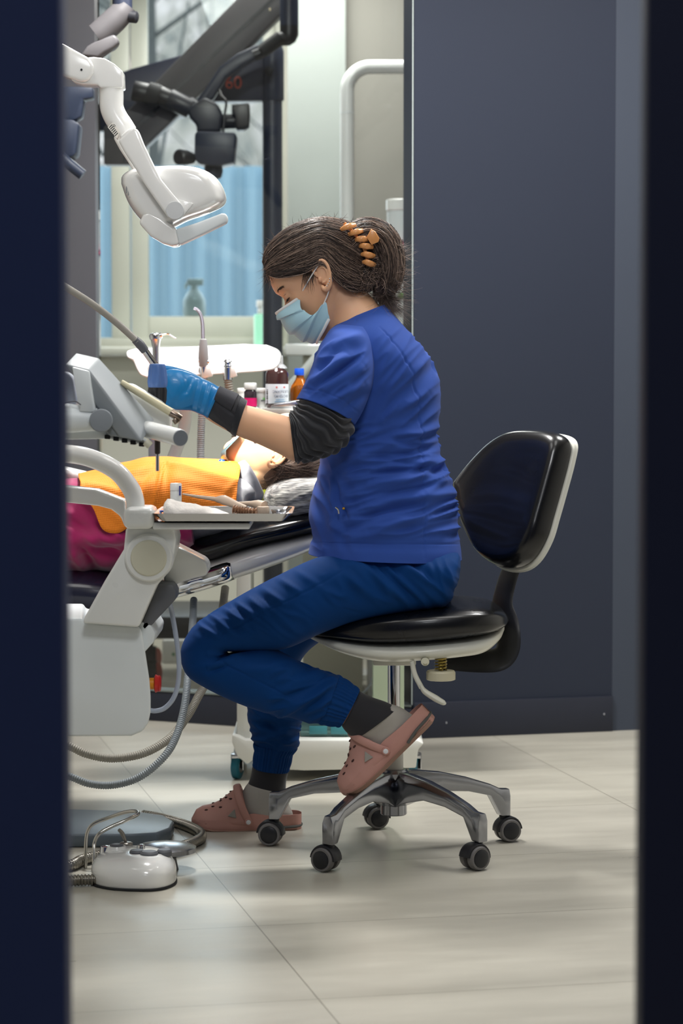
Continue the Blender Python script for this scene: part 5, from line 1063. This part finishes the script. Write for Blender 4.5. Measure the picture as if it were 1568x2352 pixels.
# ---------------------------------------------------------------- the patient
pa = empty('person', P(480, 1200, 6.12), 'patient lying back in the dental chair, face lit by the lamp, head towards the clinician', 'person')
Yp = 6.12
PO = P(638, 1046, Yp); pf = unit(np.array([-.12, 0, 1])); pu = unit(np.array([1, 0, .12])); pw = np.array([0, -1., 0])
# head tipped forward, chin towards the chest
pf = unit(np.array([-.46, 0, .887])); pu = unit(np.array([1, 0, -pf[0]]))
phg, PT = head_geo(PO, pf, pu, pw, 1.0)
pbody = G(); pbody.join(phg)
pbody.loft(rings([((618, 1010), (665, 1098), Yp, .05), ((585, 1040), (628, 1122), Yp, .052), ((562, 1068), (600, 1145), Yp, .056), ((550, 1090), (570, 1180), Yp, .09), ((500, 1090), (515, 1215), Yp, .16), ((420, 1085), (430, 1232), Yp, .17), ((320, 1090), (325, 1260), Yp, .16), ((220, 1110), (225, 1290), Yp, .17), ((120, 1130), (125, 1300), Yp, .17), ((-60, 1150), (-60, 1310), Yp, .16)], 56), 4)
pskin = mat('light skin', (236, 190, 150), .45, sss=.12, bump=.05, bscale=500, bdist=.0005)
ob('body', fuse(pbody, .003, 5), pskin, pa, smooth=180)
ob('ear', fuse(ear_geo(P(637, 1050, Yp - .077), pu * .8 + pf * .5, pf * .9 - pu * .4, (0, -1, 0), .060), .0012, 3), pskin, pa, smooth=180)
ob('ear', fuse(ear_geo(P(637, 1050, Yp + .077), pu, pf, (0, 1, 0), .058), .0016, 3), pskin, pa, smooth=180)
# hair falling back over the head rest
cap = G(); R = []
for u, ff, fb, hw in smooth_profile([(-.055, -.02, -.075, .06), (-.03, 0, -.092, .072), (0, .012, -.101, .08), (.03, .04, -.106, .083), (.06, .07, -.105, .083), (.085, .08, -.094, .075), (.105, .06, -.07, .06), (.12, .03, -.04, .035), (.126, 0, -.01, .008)], 5):
    th = np.arange(48) * 2 * PI / 48
    R.append([PT((ff + fb) / 2 + (ff - fb) / 2 * math.cos(t), u, hw * math.sin(t)) for t in th])
cap.loft(R); cap.tube([P(660, 1085, Yp - .03), P(690, 1090, Yp - .02), P(725, 1092, Yp), P(752, 1098, Yp)], [.03, .034, .03, .02], 20, 4, flat=1.8, up=(0, 0, 1))
ph_ = ob('hair', cap, hairm[1], pa, smooth=180)
sp = []; r2 = random.Random(5)
for i in range(700):
    x0 = r2.uniform(628, 672); y0 = r2.uniform(1062, 1098); yy = Yp - .084 + r2.uniform(-.006, .01)
    p0 = P(x0, y0, yy); p3 = P(r2.uniform(690, 745), r2.uniform(1050, 1108), Yp - .085 + r2.uniform(-.006, .02)); p1 = P(x0 + 25, y0 + r2.uniform(-2, 18), yy - .012)
    if i < 260:  # wisps fanning down over the neck
        p0 = P(r2.uniform(645, 665), r2.uniform(1068, 1080), yy); p3 = P(r2.uniform(592, 640), r2.uniform(1100, 1155), Yp - .066 + r2.uniform(-.008, .004)); p1 = P(r2.uniform(625, 645), r2.uniform(1095, 1108), yy - .006)
    sp.append(([(1 - t) ** 2 * p0 + 2 * t * (1 - t) * p1 + t * t * p3 for t in np.linspace(0, 1, 10)], r2.choices((0, 1, 2), (2, 5, 4))[0], .3))
for i in range(500):
    th = r2.uniform(.3, 2.2); u0 = r2.uniform(-.03, .03); pts = []
    for t in np.linspace(0, 1, 9):
        u = u0 + .09 * t; hw = float(np.interp(u, [-.055, 0, .06, .105, .126], [.062, .083, .086, .063, .012])); pts.append(PT(-.03 - .06 * math.cos(th + .1 * t), u, hw * 1.02 * math.sin(th)))
    sp.append((pts, r2.choices((0, 1, 2), (2, 5, 3))[0], .4))
strands('hair_strands', sp, .00045, ph_)
# clear mouth frame with blue pads, sweater, collar, trousers
fm_ = mat('clear blue protective shield', (150, 190, 206), .12, trans=.6, ior=1.3)
g = G(); A = []
for x, y, w in ((548, 996, .05), (528, 1016, .062), (507, 1038, .066), (507, 1052, .062), (516, 1066, .052)):
    A.append([P(x + 9 * (t * t), y - 3 * t * t, Yp - w * t * 1.1) for t in np.linspace(-1, 1, 15)])
A = np.array(A); g.grid(np.concatenate([A, A[:, ::-1] + np.array([.003, 0, .001])], 1), True, True)
sh = ob('mouth_shield', g, fm_, pa, smooth=60)
ob('shield_rim', G().tube([A[0][1], A[1][1], A[2][1], A[3][1], A[4][1]], .0032, 10, 5), mat('slate shield rim', (96, 112, 128), .35), sh)
ob('shield_rim', G().tube(list(A[0]), .0028, 8, 2), mat('pale shield rim', (196, 214, 216), .3), sh)
for x, y, m_ in ((509, 1061, (24, 72, 150)), (527, 1066, (52, 140, 190))): ob('shield_pad', G().ball(P(x, y, Yp - .06), (.009, .012, .0075), 14, 10), mat('blue pad %d' % x, m_, .4), sh)
swm = mat('grey marl sweater', (132, 134, 142), .85, var=.3, vscale=60, bump=.4, bscale=300, sheen=.3)
sw = [((575, 1078), (596, 1158), Yp, .088), ((556, 1080), (572, 1185), Yp, .13), ((520, 1078), (530, 1222), Yp, .18), ((470, 1072), (476, 1236), Yp, .19), ((440, 1072), (446, 1248), Yp, .185)]
ob('sweater', G().grid(folds(np.array(catmull(rings(sw, 120), 10)), [(560, 1110, 600, 1150, 7, .005), (545, 1130, 560, 1190, 8, .005)], [(1.0, 70, 22, .006, 2.2, (440, 1070, 610, 1250))]), True, True), swm, pa, smooth=180)
ck = [P(552, 1064, Yp - .055), P(562, 1080, Yp - .082), P(576, 1108, Yp - .092), P(590, 1138, Yp - .09), P(596, 1155, Yp - .08)]
ob('collar', G().tube(ck, [.014, .017, .019, .018, .012], 18, 6, flat=.4, up=(1, 0, .5)), swm, pa, smooth=180)
ob('hair_tie', G().tube([P(606, 1126, Yp - .08), P(607, 1140, Yp - .085), P(600, 1152, Yp - .08)], .006, 10, 4), mat('lime elastic', (200, 210, 40), .6), pa)
mg = mat('magenta jersey cloth', (170, 24, 96), .8, sheen=.5, bump=.3, bscale=500, bdist=.0006, var=.08, vscale=10)
mt = [((448, 1150), (452, 1250), Yp, .19), ((420, 1120), (430, 1262), Yp, .2), ((340, 1092), (345, 1290), Yp, .205), ((250, 1090), (255, 1312), Yp, .205), ((180, 1098), (185, 1318), Yp, .205), ((100, 1105), (105, 1325), Yp, .2), ((-40, 1120), (-40, 1330), Yp, .19), ((-250, 1150), (-250, 1320), Yp, .17)]
ob('magenta_garment', G().grid(folds(np.array(catmull(rings(mt, 160, 2.3), 14)), [(170, 1235, 290, 1230, 16, .03), (180, 1260, 220, 1310, 12, -.02), (215, 1260, 290, 1280, 10, -.022), (200, 1150, 300, 1240, 12, .014), (230, 1200, 300, 1210, 8, -.014), (160, 1180, 200, 1240, 14, -.01), (150, 1230, 190, 1300, 10, .016)], [(.5, 80, 26, .014, 3.3, (100, 1090, 460, 1330))]), True, True), mg, pa, smooth=180)
# paper bib over the chest
bibm = mat('orange paper bib', (246, 138, 30), .7, bump=.25, bscale=1); n_, l_, b_ = nodes_of(bibm)
for nd in [x for x in n_ if x.type == 'TEX_NOISE']: n_.remove(nd)
tc = n_.new('ShaderNodeTexCoord'); mp = n_.new('ShaderNodeMapping'); mp.inputs['Rotation'].default_value = (0, .12, .1); l_.new(tc.outputs['Object'], mp.inputs[0])
wv = n_.new('ShaderNodeTexWave'); wv.inputs['Scale'].default_value = 75; wv.bands_direction = 'X'; l_.new(mp.outputs[0], wv.inputs[0]); wv2 = n_.new('ShaderNodeTexWave'); wv2.inputs['Scale'].default_value = 60; wv2.bands_direction = 'Z'; l_.new(mp.outputs[0], wv2.inputs[0])
ad = n_.new('ShaderNodeMath'); l_.new(wv.outputs[1], ad.inputs[0]); l_.new(wv2.outputs[1], ad.inputs[1]); bp = [x for x in n_ if x.type == 'BUMP'][0]; bp.inputs['Strength'].default_value = .35; bp.inputs['Distance'].default_value = .0012; l_.new(ad.outputs[0], bp.inputs['Height'])
# rows along the body; columns from the far side over the chest and down the near side
cols = [(545, 1072, 1085, 1148, 1182), (535, 1068, 1078, 1150, 1200), (500, 1066, 1076, 1140, 1195), (450, 1064, 1074, 1130, 1190), (410, 1062, 1072, 1120, 1190), (385, 1060, 1074, 1135, 1195), (360, 1060, 1074, 1130, 1195), (330, 1062, 1074, 1125, 1200), (300, 1070, 1082, 1130, 1210), (270, 1076, 1092, 1150, 1225), (235, 1086, 1098, 1140, 1215), (210, 1092, 1102, 1128, 1165), (182, 1098, 1106, 1118, 1135)]
A = []
for i, (x, y0, y1, y2, y3) in enumerate(cols):
    row = [P(x + 8, y0 + 40, Yp + .215), P(x + 6, y0 + 8, Yp + .17), P(x + 3, y0, Yp + .08), P(x, y0 + 1, Yp - .02), P(x, y1, Yp - .10), P(x - 1, (y1 + y2) / 2, Yp - .185), P(x, y2, Yp - .215), P(x, y3, Yp - .222)]
    A.append(np.array(catmull(row, 7)))
A = np.array(catmull(A, 8)); A = A[:, :, :]
N_ = np.cross(np.gradient(A, axis=0), np.gradient(A, axis=1)); N_ /= np.linalg.norm(N_, axis=2)[..., None] + 1e-9
if N_[..., 2].mean() < 0: N_ = -N_
X, Y = proj(A); d = np.zeros(X.shape)
for x1, y1, x2, y2, w, amp in [(270, 1112, 372, 1076, 5, .010), (388, 1076, 545, 1118, 5, .010), (372, 1082, 350, 1180, 5, .009), (300, 1140, 350, 1085, 10, -.008), (420, 1115, 520, 1140, 14, -.010), (520, 1130, 545, 1115, 5, .006), (500, 1160, 535, 1140, 5, -.006), (235, 1150, 290, 1210, 6, .008), (200, 1122, 275, 1135, 5, .006)]:
    dx, dy = x2 - x1, y2 - y1; t = np.clip(((X - x1) * dx + (Y - y1) * dy) / (dx * dx + dy * dy), 0, 1)
    d += amp * np.exp(-((X - x1 - t * dx) ** 2 + (Y - y1 - t * dy) ** 2) / w ** 2) * np.sin(PI * np.clip(t, .05, .95)) ** .4
A = A + N_ * (d + .012)[..., None]
g = G().grid(np.concatenate([A, (A - N_ * .0012)[:, ::-1]], 1), True, True)
bib = ob('paper_bib', g, bibm, None, smooth=180, label='orange embossed paper bib spread over the patient\'s chest', cat='bib')
# pillow under the head
plm = mat('grey heathered jersey', (150, 150, 150), .85, bump=.4, bscale=200, sheen=.3); n_, l_, b_ = nodes_of(plm)
tc = n_.new('ShaderNodeTexCoord'); mp = n_.new('ShaderNodeMapping'); mp.inputs['Scale'].default_value = (14, 60, 120); mp.inputs['Rotation'].default_value = (0, -.35, 0); l_.new(tc.outputs['Object'], mp.inputs[0])
t_ = n_.new('ShaderNodeTexNoise'); t_.inputs['Scale'].default_value = 2.2; t_.inputs['Detail'].default_value = 6; l_.new(mp.outputs[0], t_.inputs[0]); cr = n_.new('ShaderNodeValToRGB'); e = cr.color_ramp.elements; e[0].position = .35; e[0].color = lin((98, 98, 98)); e[1].position = .66; e[1].color = lin((214, 212, 206)); l_.new(t_.outputs[0], cr.inputs[0]); l_.new(cr.outputs[0], b_.inputs['Base Color'])
pr = [((604, 1150), (606, 1158), Yp, .05), ((607, 1125), (612, 1172), Yp, .1), ((625, 1104), (632, 1186), Yp, .135), ((660, 1092), (665, 1190), Yp, .15), ((700, 1088), (702, 1186), Yp, .15), ((735, 1088), (738, 1178), Yp, .14), ((758, 1100), (760, 1165), Yp, .1), ((766, 1125), (767, 1140), Yp, .04)]
A = folds(np.array(catmull(rings(pr, 120, 2.6), 12)), [(640, 1180, 725, 1145, 5, .004), (635, 1165, 725, 1125, 5, .004), (650, 1188, 730, 1165, 5, .004), (630, 1140, 720, 1110, 4, .003)], [(-.3, 60, 14, .005, 4.4, (600, 1085, 780, 1195))])
ob('head_cushion', G().grid(A, True, True), plm, None, smooth=180, label='grey heathered jersey cushion under the patient\'s head', cat='cushion')
# ---------------------------------------------------------------- instrument tray and what lies on it
tz = zof(1191, UY - .07) + .001
x0t, x1t = P(352, 0, 5.2)[0], P(672, 0, 5.2)[0]; ty0, ty1 = 5.1, 5.40
R = []
def rrect(x0, x1, y0, y1, r, z, n=6):
    o = []
    for cx, cy, a0 in ((x1 - r, y1 - r, 0), (x0 + r, y1 - r, PI / 2), (x0 + r, y0 + r, PI), (x1 - r, y0 + r, 1.5 * PI)):
        for t in np.linspace(0, PI / 2, n): o.append((cx + r * math.cos(a0 + t), cy + r * math.sin(a0 + t), z))
    return o
zb0 = zof(1196.5, UY - .07) + .0005
R = [rrect(x0t + .03, x1t - .03, ty0 + .02, ty1 - .02, .01, zb0), rrect(x0t + .02, x1t - .02, ty0 + .012, ty1 - .012, .012, zb0), rrect(x0t + .002, x1t - .002, ty0 + .002, ty1 - .002, .02, zb0 + .016), rrect(x0t, x1t, ty0, ty1, .02, zb0 + .0165), rrect(x0t + .004, x1t - .004, ty0 + .004, ty1 - .004, .02, zb0 + .016), rrect(x0t + .021, x1t - .021, ty0 + .013, ty1 - .013, .012, zb0 + .0012), rrect(x0t + .06, x1t - .06, ty0 + .05, ty1 - .05, .01, zb0 + .0012)]
tray = ob('instrument_tray', G().loft(R), mat('stainless tray', (206, 206, 208), .16, 1), None, smooth=35, label='shallow stainless steel instrument tray on the pale grey bracket', cat='tray')
fz = zb0 + .0014
def on(px, Y, dz=0): p = P(px, 1180, Y); p[2] = fz + dz; return p
sg = G(); rr_ = random.Random(2); A = []
for i, x in enumerate(np.linspace(0, 1, 22)):
    row = []
    for t in np.linspace(0, PI, 16):
        c = on(378 + x * 150, 5.19); h = .034 * (1 - x) ** .7 * (1 if x > .03 else .75) + .005; w = .04 + .01 * math.sin(x * 9)
        row.append(c + np.array([0, -w * math.cos(t), .002 + h * math.sin(t) ** .7 * (1 + .25 * noise.noise(Vector((x * 7, t * 2, 0)))) + .0008]))
    A.append(row + [on(378 + x * 150, 5.19) + np.array([0, .035, .0003]), on(378 + x * 150, 5.19) + np.array([0, -.035, .0003])])
ob('gauze_pack', sg.loft(A), mat('white tissue', (236, 230, 224), .9, bump=.5, bscale=120, bdist=.003), None, smooth=60, label='crumpled white tissue pack on the steel tray', cat='tissue')
vb = empty('vial', on(404, 5.30), 'small white capped vial standing on the tray behind the crumpled tissue', 'vial')
ob('vial_body', G().lathe(on(404, 5.30, .0005), (0, 0, 1), [(0, .0115), (.001, .0125), (.052, .0125), (.054, .0115)], 24), white, vb)
ob('vial_cap', G().lathe(on(404, 5.30, .0545), (0, 0, 1), [(0, .0128), (.014, .0128), (.016, .0115), (.0165, .001)], 24), white_gloss, vb)
ob('vial_label', G().slab([(411, 1116), (415, 1116), (415, 1138), (411, 1138)], 5.2875, .002), mat('blue print', (60, 70, 140), .6), vb, smooth=0)
def probe(name, a, b, r, m, label, cat='dental instrument', group=None, extra=None):
    e = empty(name, (a + b) / 2, label, cat, group); d = unit(b - a); L = np.linalg.norm(b - a)
    ob('handle', G().tube([a, a + d * L * .2, a + d * L * .6, a + d * L * .75], [r * .9, r, r, r * .6], 12, 2), m, e)
    ob('tip', G().tube([a + d * L * .74, a + d * L * .9, b], [r * .55, r * .35, r * .2], 8, 2), steel, e); return e
mb = probe('dental_mirror', on(356, 5.24, .012), on(392, 5.26, .012), .0022, mat('blue handle', (70, 100, 190), .4), 'dental mirror with blue handle at the left end of the tray')
ob('mirror_disc', G().lathe(on(348, 5.24, .016), (-.3, -.3, .9), [(0, .011), (.002, .011), (.003, .009)], 22), chrome, mb)
pm = mat('pale bone handle', (214, 192, 172), .4)
s1_ = empty('prophy_handle', on(545, 5.27), 'bone coloured hand instrument with ridged neck, leaning across the tray towards the patient', 'dental instrument')
ob('handle', G().tube([on(420, 5.34, .045), on(455, 5.32, .040), on(500, 5.28, .036)], [.002, .0035, .005], 12, 3), pm, s1_)
ob('bulb', G().tube([on(497, 5.28, .036), on(515, 5.27, .035), on(540, 5.26, .026), on(565, 5.25, .018)], [.006, .011, .0085, .006], 14, 4), pm, s1_)
g = G(); hose(g, [on(535, 5.22, .018), on(560, 5.215, .014), on(590, 5.21, .012)], .0085, .0062, .0018, k=6); ob('ridged_neck', g, mat('bronze ridges', (150, 116, 92), .35, .6), s1_)
s2_ = empty('curing_tip', on(600, 5.27), 'bone coloured round-ended instrument at the right end of the tray', 'dental instrument')
ob('handle', G().tube([on(548, 5.30, .026), on(575, 5.29, .026), on(592, 5.28, .024), on(606, 5.27, .020)], [.004, .006, .011, .0135], 14, 4), pm, s2_)
ob('end', G().rod(on(604, 5.262, .022), on(604, 5.262, .004), .0135, 20), pm, s2_, bevel=.003)
probe('scaler', on(530, 5.16, .006), on(585, 5.15, .005), .003, white, 'white handled scaler nearest the front rim of the tray')
probe('dental_probe', on(560, 5.18, .005), on(600, 5.175, .008), .0028, steel, 'short steel probe lying between the scaler and the ridged instrument')
probe('carver', on(600, 5.145, .004), on(650, 5.17, .006), .0022, steel, 'slim steel carver at the right front corner of the tray')
ob('dappen_dish', G().lathe(on(640, 5.27, .0005), (0, 0, 1), [(0, .014), (.012, .017), (.014, .016), (.006, .012), (.005, .001)], 22), steel, None, smooth=50, label='small steel dish at the right end of the tray', cat='dish')

# ---------------------------------------------------------------- bottles on the trolley top
zt2 = P(0, 936, TY)[2] + .0005
def base_at(x, Y): p = P(x, 900, Y); p[2] = zt2; return p
def hgt(y, Y): return P(0, y, Y)[2] - zt2
lab = mat('white label', (226, 234, 242), .5)
def label_wrap(name, c, r, z0_, z1_, a0, a1, m, parent):
    A = [[(c[0] + r * math.cos(t), c[1] + r * math.sin(t), c[2] + z) for t in np.linspace(a0, a1, 26)] for z in (z0_, z1_)]
    B = [[(c[0] + (r - .0006) * math.cos(t), c[1] + (r - .0006) * math.sin(t), c[2] + z) for t in np.linspace(a0, a1, 26)][::-1] for z in (z0_, z1_)]
    return ob(name, G().grid(np.concatenate([np.array(A), np.array(B)], 1), True, True), m, parent, smooth=60)
Yb = 6.80
c = base_at(636, Yb); r = 26 / 5600 * Yb; h = hgt(848, Yb)
pb = empty('peroxide_bottle', c, 'dark brown bottle with white and blue label and clear spout on the trolley', 'bottle')
ob('bottle', G().lathe(c, (0, 0, 1), [(0, r * .9), (.004, r), (h * .88, r), (h * .96, r * .88), (h, r * .7), (h + .004, r * .62)], 32), mat('dark brown plastic', (58, 34, 34), .15, coat=.4), pb)
ob('spout', G().lathe(c + np.array([.012, 0, h + .002]), (0, 0, 1), [(0, .017), (.006, .014), (.012, .006), (.034, .0045), (.036, .003)], 18), mat('cloudy clear plastic', (214, 218, 222), .2, trans=.6), pb)
lw = label_wrap('label', c, r + .0008, .012, hgt(882, Yb), -PI * .98, -.02 * PI, lab, pb)
yy = c[1] - r - .0012
textmesh('ПЕРЕКИС', .0094, (c[0] + .010, yy - .0002, c[2] + hgt(900, Yb)), (1, 0, 0), (0, 0, 1), mat('navy print', (40, 60, 96), .6), 'lettering', lw, .0002, mirror=True)
textmesh('ВОДНЮ', .0094, (c[0] + .012, yy - .0002, c[2] + hgt(910, Yb)), (1, 0, 0), (0, 0, 1), MATS['navy print'], 'lettering', lw, .0002, mirror=True)
bl = mat('light blue print', (120, 170, 206), .6)
for k, (y, w) in enumerate(((917.5, .017), (922, .021), (926, .016))): ob('print_line', G().box((c[0] + .009, yy + .0002, c[2] + hgt(y, Yb)), (w * 1.4, .0006, .0016)), bl, lw, smooth=0)
for k in range(9): 
    t = -PI * .80; q = c + np.array([(r + .001) * math.cos(t), (r + .001) * math.sin(t), hgt(895 + k * 4.0, Yb)]); ob('barcode_bar', G().box(q, (.006, .004, .0008 + .0008 * (k % 3))), black, lw, smooth=0)
for x in (-.004, .017): ob('print_emblem', G().lathe((c[0] + x + .004, yy + .0008, c[2] + hgt(889.5, Yb)), (0, -1, 0), [(0, .0028), (.0006, .0028), (.0006, .0014)], 12), mat('pale red print', (214, 120, 120), .6), lw)
c = base_at(689, 6.86); r = .028; h = hgt(862, 6.86)
ab = empty('amber_bottle', c, 'amber glass bottle with blue screw cap on the trolley beside the clinician\'s sleeve', 'bottle')
ob('bottle', G().lathe(c, (0, 0, 1), [(0, r * .92), (.004, r), (hgt(893, 6.86), r), (hgt(886, 6.86), r * .9), (hgt(872, 6.86), .014), (hgt(866, 6.86), .011), (h, .011)], 28), mat('amber glass', (176, 96, 24), .08, trans=.7, ior=1.4), ab)
cyl_at(687, 846, 862, .0135, 6.86, 'cap', mat('bright blue cap', (20, 84, 210), .35), ab)
Yj = 6.80
c = base_at(575, Yj); j = empty('dark_jar', c, 'dark bottle with white cap and magenta label on the trolley', 'bottle')
h = hgt(895, Yj); ob('bottle', G().lathe(c, (0, 0, 1), [(0, .016), (.003, .0178), (h - .006, .0178), (h, .013)], 26), mat('smoky dark plastic', (44, 34, 42), .15, coat=.4), j)
cyl_at(575, 879, 895, .0178, Yj, 'cap', white, j); label_wrap('label', c, .0183, .004, hgt(914, Yj), -PI, 0, mat('magenta label', (226, 20, 110), .5), j)
for x, Y, y0, lb_ in ((557, 6.92, 891, 'white jar behind the dark bottle with the magenta label'), (601, 6.83, 891, 'white capped jar with small green and grey print, left of the peroxide bottle')):
    c = base_at(x, Y); j = empty('white_jar', c, lb_, 'jar', 'white jars on the trolley'); h = hgt(y0 + 11, Y)
    ob('jar', G().lathe(c, (0, 0, 1), [(0, .0125), (.003, .0145), (h, .0145)], 26), white, j); cyl_at(x, y0, y0 + 11, .0158, Y, 'cap', white_gloss, j)
    if x > 580:
        ob('print_line', G().slab([(603, 914), (608, 914), (608, 918), (603, 918)], Y - .0152, .002), mat('green print', (120, 180, 110), .6), j, smooth=0)
        ob('print_line', G().slab([(599, 919), (608, 919), (608, 922), (599, 922)], Y - .0152, .002), mat('grey print', (90, 94, 98), .6), j, smooth=0)
p = P(618, 0, 6.73); q = P(700, 0, 6.73)
ob('steel_dish', G().prism([(p[0], 6.71, zt2), (q[0], 6.71, zt2), (q[0], 6.71, zt2 + .024), (p[0] + .02, 6.71, zt2 + .014), (p[0] + .004, 6.71, zt2 + .008)], (0, .06, 0)), steel, None, bevel=.003, label='low steel dish on the trolley in front of the peroxide bottle', cat='dish')

# ---------------------------------------------------------------- foot control on the floor
fp = PF(315, 2066); fy = fp[1]
fc = empty('foot_control', (PF(315, 2040)[0], PF(315, 2040)[1], 0), 'white foot control with steel pedal disc and wire carrying loop on the floor', 'foot control')
ox, oy = PF(314, 2015)[:2]
OUTS = 1.55
out = [(-.098, -.02), (-.092, -.05), (-.07, -.075), (-.03, -.092), (.03, -.098), (.066, -.088), (.088, -.062), (.092, -.03), (.08, .01), (.05, .04), (.0, .055), (-.05, .05), (-.085, .025)]
def plan(s, z, dx=0, dy=0): return np.array(catmull([np.array([ox + x * s + dx, oy + y * OUTS * s + dy, z]) for x, y in out + out[:1]], 5)[:-1])
body_ = ob('housing', G().loft([plan(.98, .004), plan(1.0, .008), plan(1.0, .03), plan(.97, .042), plan(.86, .055, .0, -.004), plan(.6, .064, .004, -.012), plan(.02, .066, .01, -.012)]), white_gloss, fc, smooth=50)
ob('base_gasket', G().loft([plan(1.0, .0), plan(1.02, .001), plan(1.02, .004), plan(1.0, .005)]), rubber, fc, smooth=40)
for x, y, r_ in ((.005, -.05, .017), (.033, -.065, .02), (.065, -.045, .017)): ob('button', G().lathe((ox + x + .0, oy + y, .058), (0, 0, 1), [(0, r_), (.010, r_), (.014, r_ * .8), (.015, .001)], 26), dkgrey, fc)
ob('button_stud', G().lathe((ox + .01, oy - .005, .06), (0, 0, 1), [(0, .010), (.014, .009), (.016, .004)], 16), chrome, fc)
ob('pedal_disc', G().lathe((ox + .058, oy + .085, .038), (0, 0, 1), [(0, .06), (.004, .07), (.014, .07), (.018, .06), (.024, .03), (.026, .001)], 40), alu, fc)
ob('pedal_stem', G().lathe((ox + .058, oy + .085, .0), (0, 0, 1), [(0, .03), (.04, .022)], 20), dkgrey, fc)
ob('turret', G().lathe((ox - .045, oy + .0, .045), (0, 0, 1), [(0, .032), (.022, .022), (.026, .02)], 24), white_gloss, fc)
ob('turret_cap', G().lathe((ox - .045, oy, .071), (0, 0, 1), [(0, .015), (.003, .015), (.004, .012)], 20), dkgrey, fc)
ob('toggle', G().lathe((ox - .028, oy + .05, .05), (0, 0, 1), [(0, .016), (.018, .015), (.02, .012)], 18).tube([(ox - .028, oy + .05, .068), (ox - .036, oy + .045, .09), (ox - .043, oy + .04, .1)], [.003, .005, .004], 10, 3), mat('pewter fittings', (140, 136, 130), .35, .8), fc)
ob('screw_cap', G().lathe((ox - .07, oy + .01, .052), (0, 0, 1), [(0, .014), (.016, .012), (.018, .008)], 16), chrome, fc)
Yw1 = oy - .03; Yw2 = oy + .10
wr = [P(252, 2055, Yw1 - .02), P(222, 2050, Yw1 - .02), P(216, 2035, Yw1 - .02), P(216, 1960, Yw1), P(217, 1935, Yw1 + .01), P(228, 1915, Yw1 + .01), P(255, 1899, Yw1 + .02), P(290, 1884, Yw1 + .03), P(314, 1872, Yw1 + .05), P(317, 1866, Yw1 + .07), P(308, 1863, Yw1 + .09), P(285, 1866, Yw1 + .11), P(250, 1878, Yw2), P(215, 1892, Yw2), P(201, 1910, Yw2), P(197, 1940, Yw2), P(196, 2003, Yw2)]
ob('carrying_loop', G().tube(wr, .0042, 12, 5), mat('satin wire', (190, 188, 182), .25, 1), fc)
g = G(); z_ = .0135
cp = [PF(90, 1990, z_), PF(160, 1988, z_), PF(190, 1975, z_), PF(250, 1962, z_), PF(330, 1955, z_), PF(400, 1948, z_), PF(440, 1936, z_), PF(461, 1924, z_), PF(458, 1911, z_), PF(430, 1897, z_), PF(396, 1886, z_), PF(360, 1877, z_), PF(330, 1872, z_)]
hose(g, cp, .0118, .0075, .0014, 12); ob('metal_conduit', g, mat('flexible steel conduit', (150, 146, 138), .3, 1), None, smooth=60, label='flexible steel conduit curling round the floor plate to the foot control', cat='conduit')
g = G(); hose(g, [PF(60, 2040, z_), PF(130, 2026, z_), PF(175, 2022, z_), PF(225, 2020, z_)], .0118, .0075, .0014, 12); tag(ob('metal_conduit', g, MATS['flexible steel conduit'], fc, smooth=60))
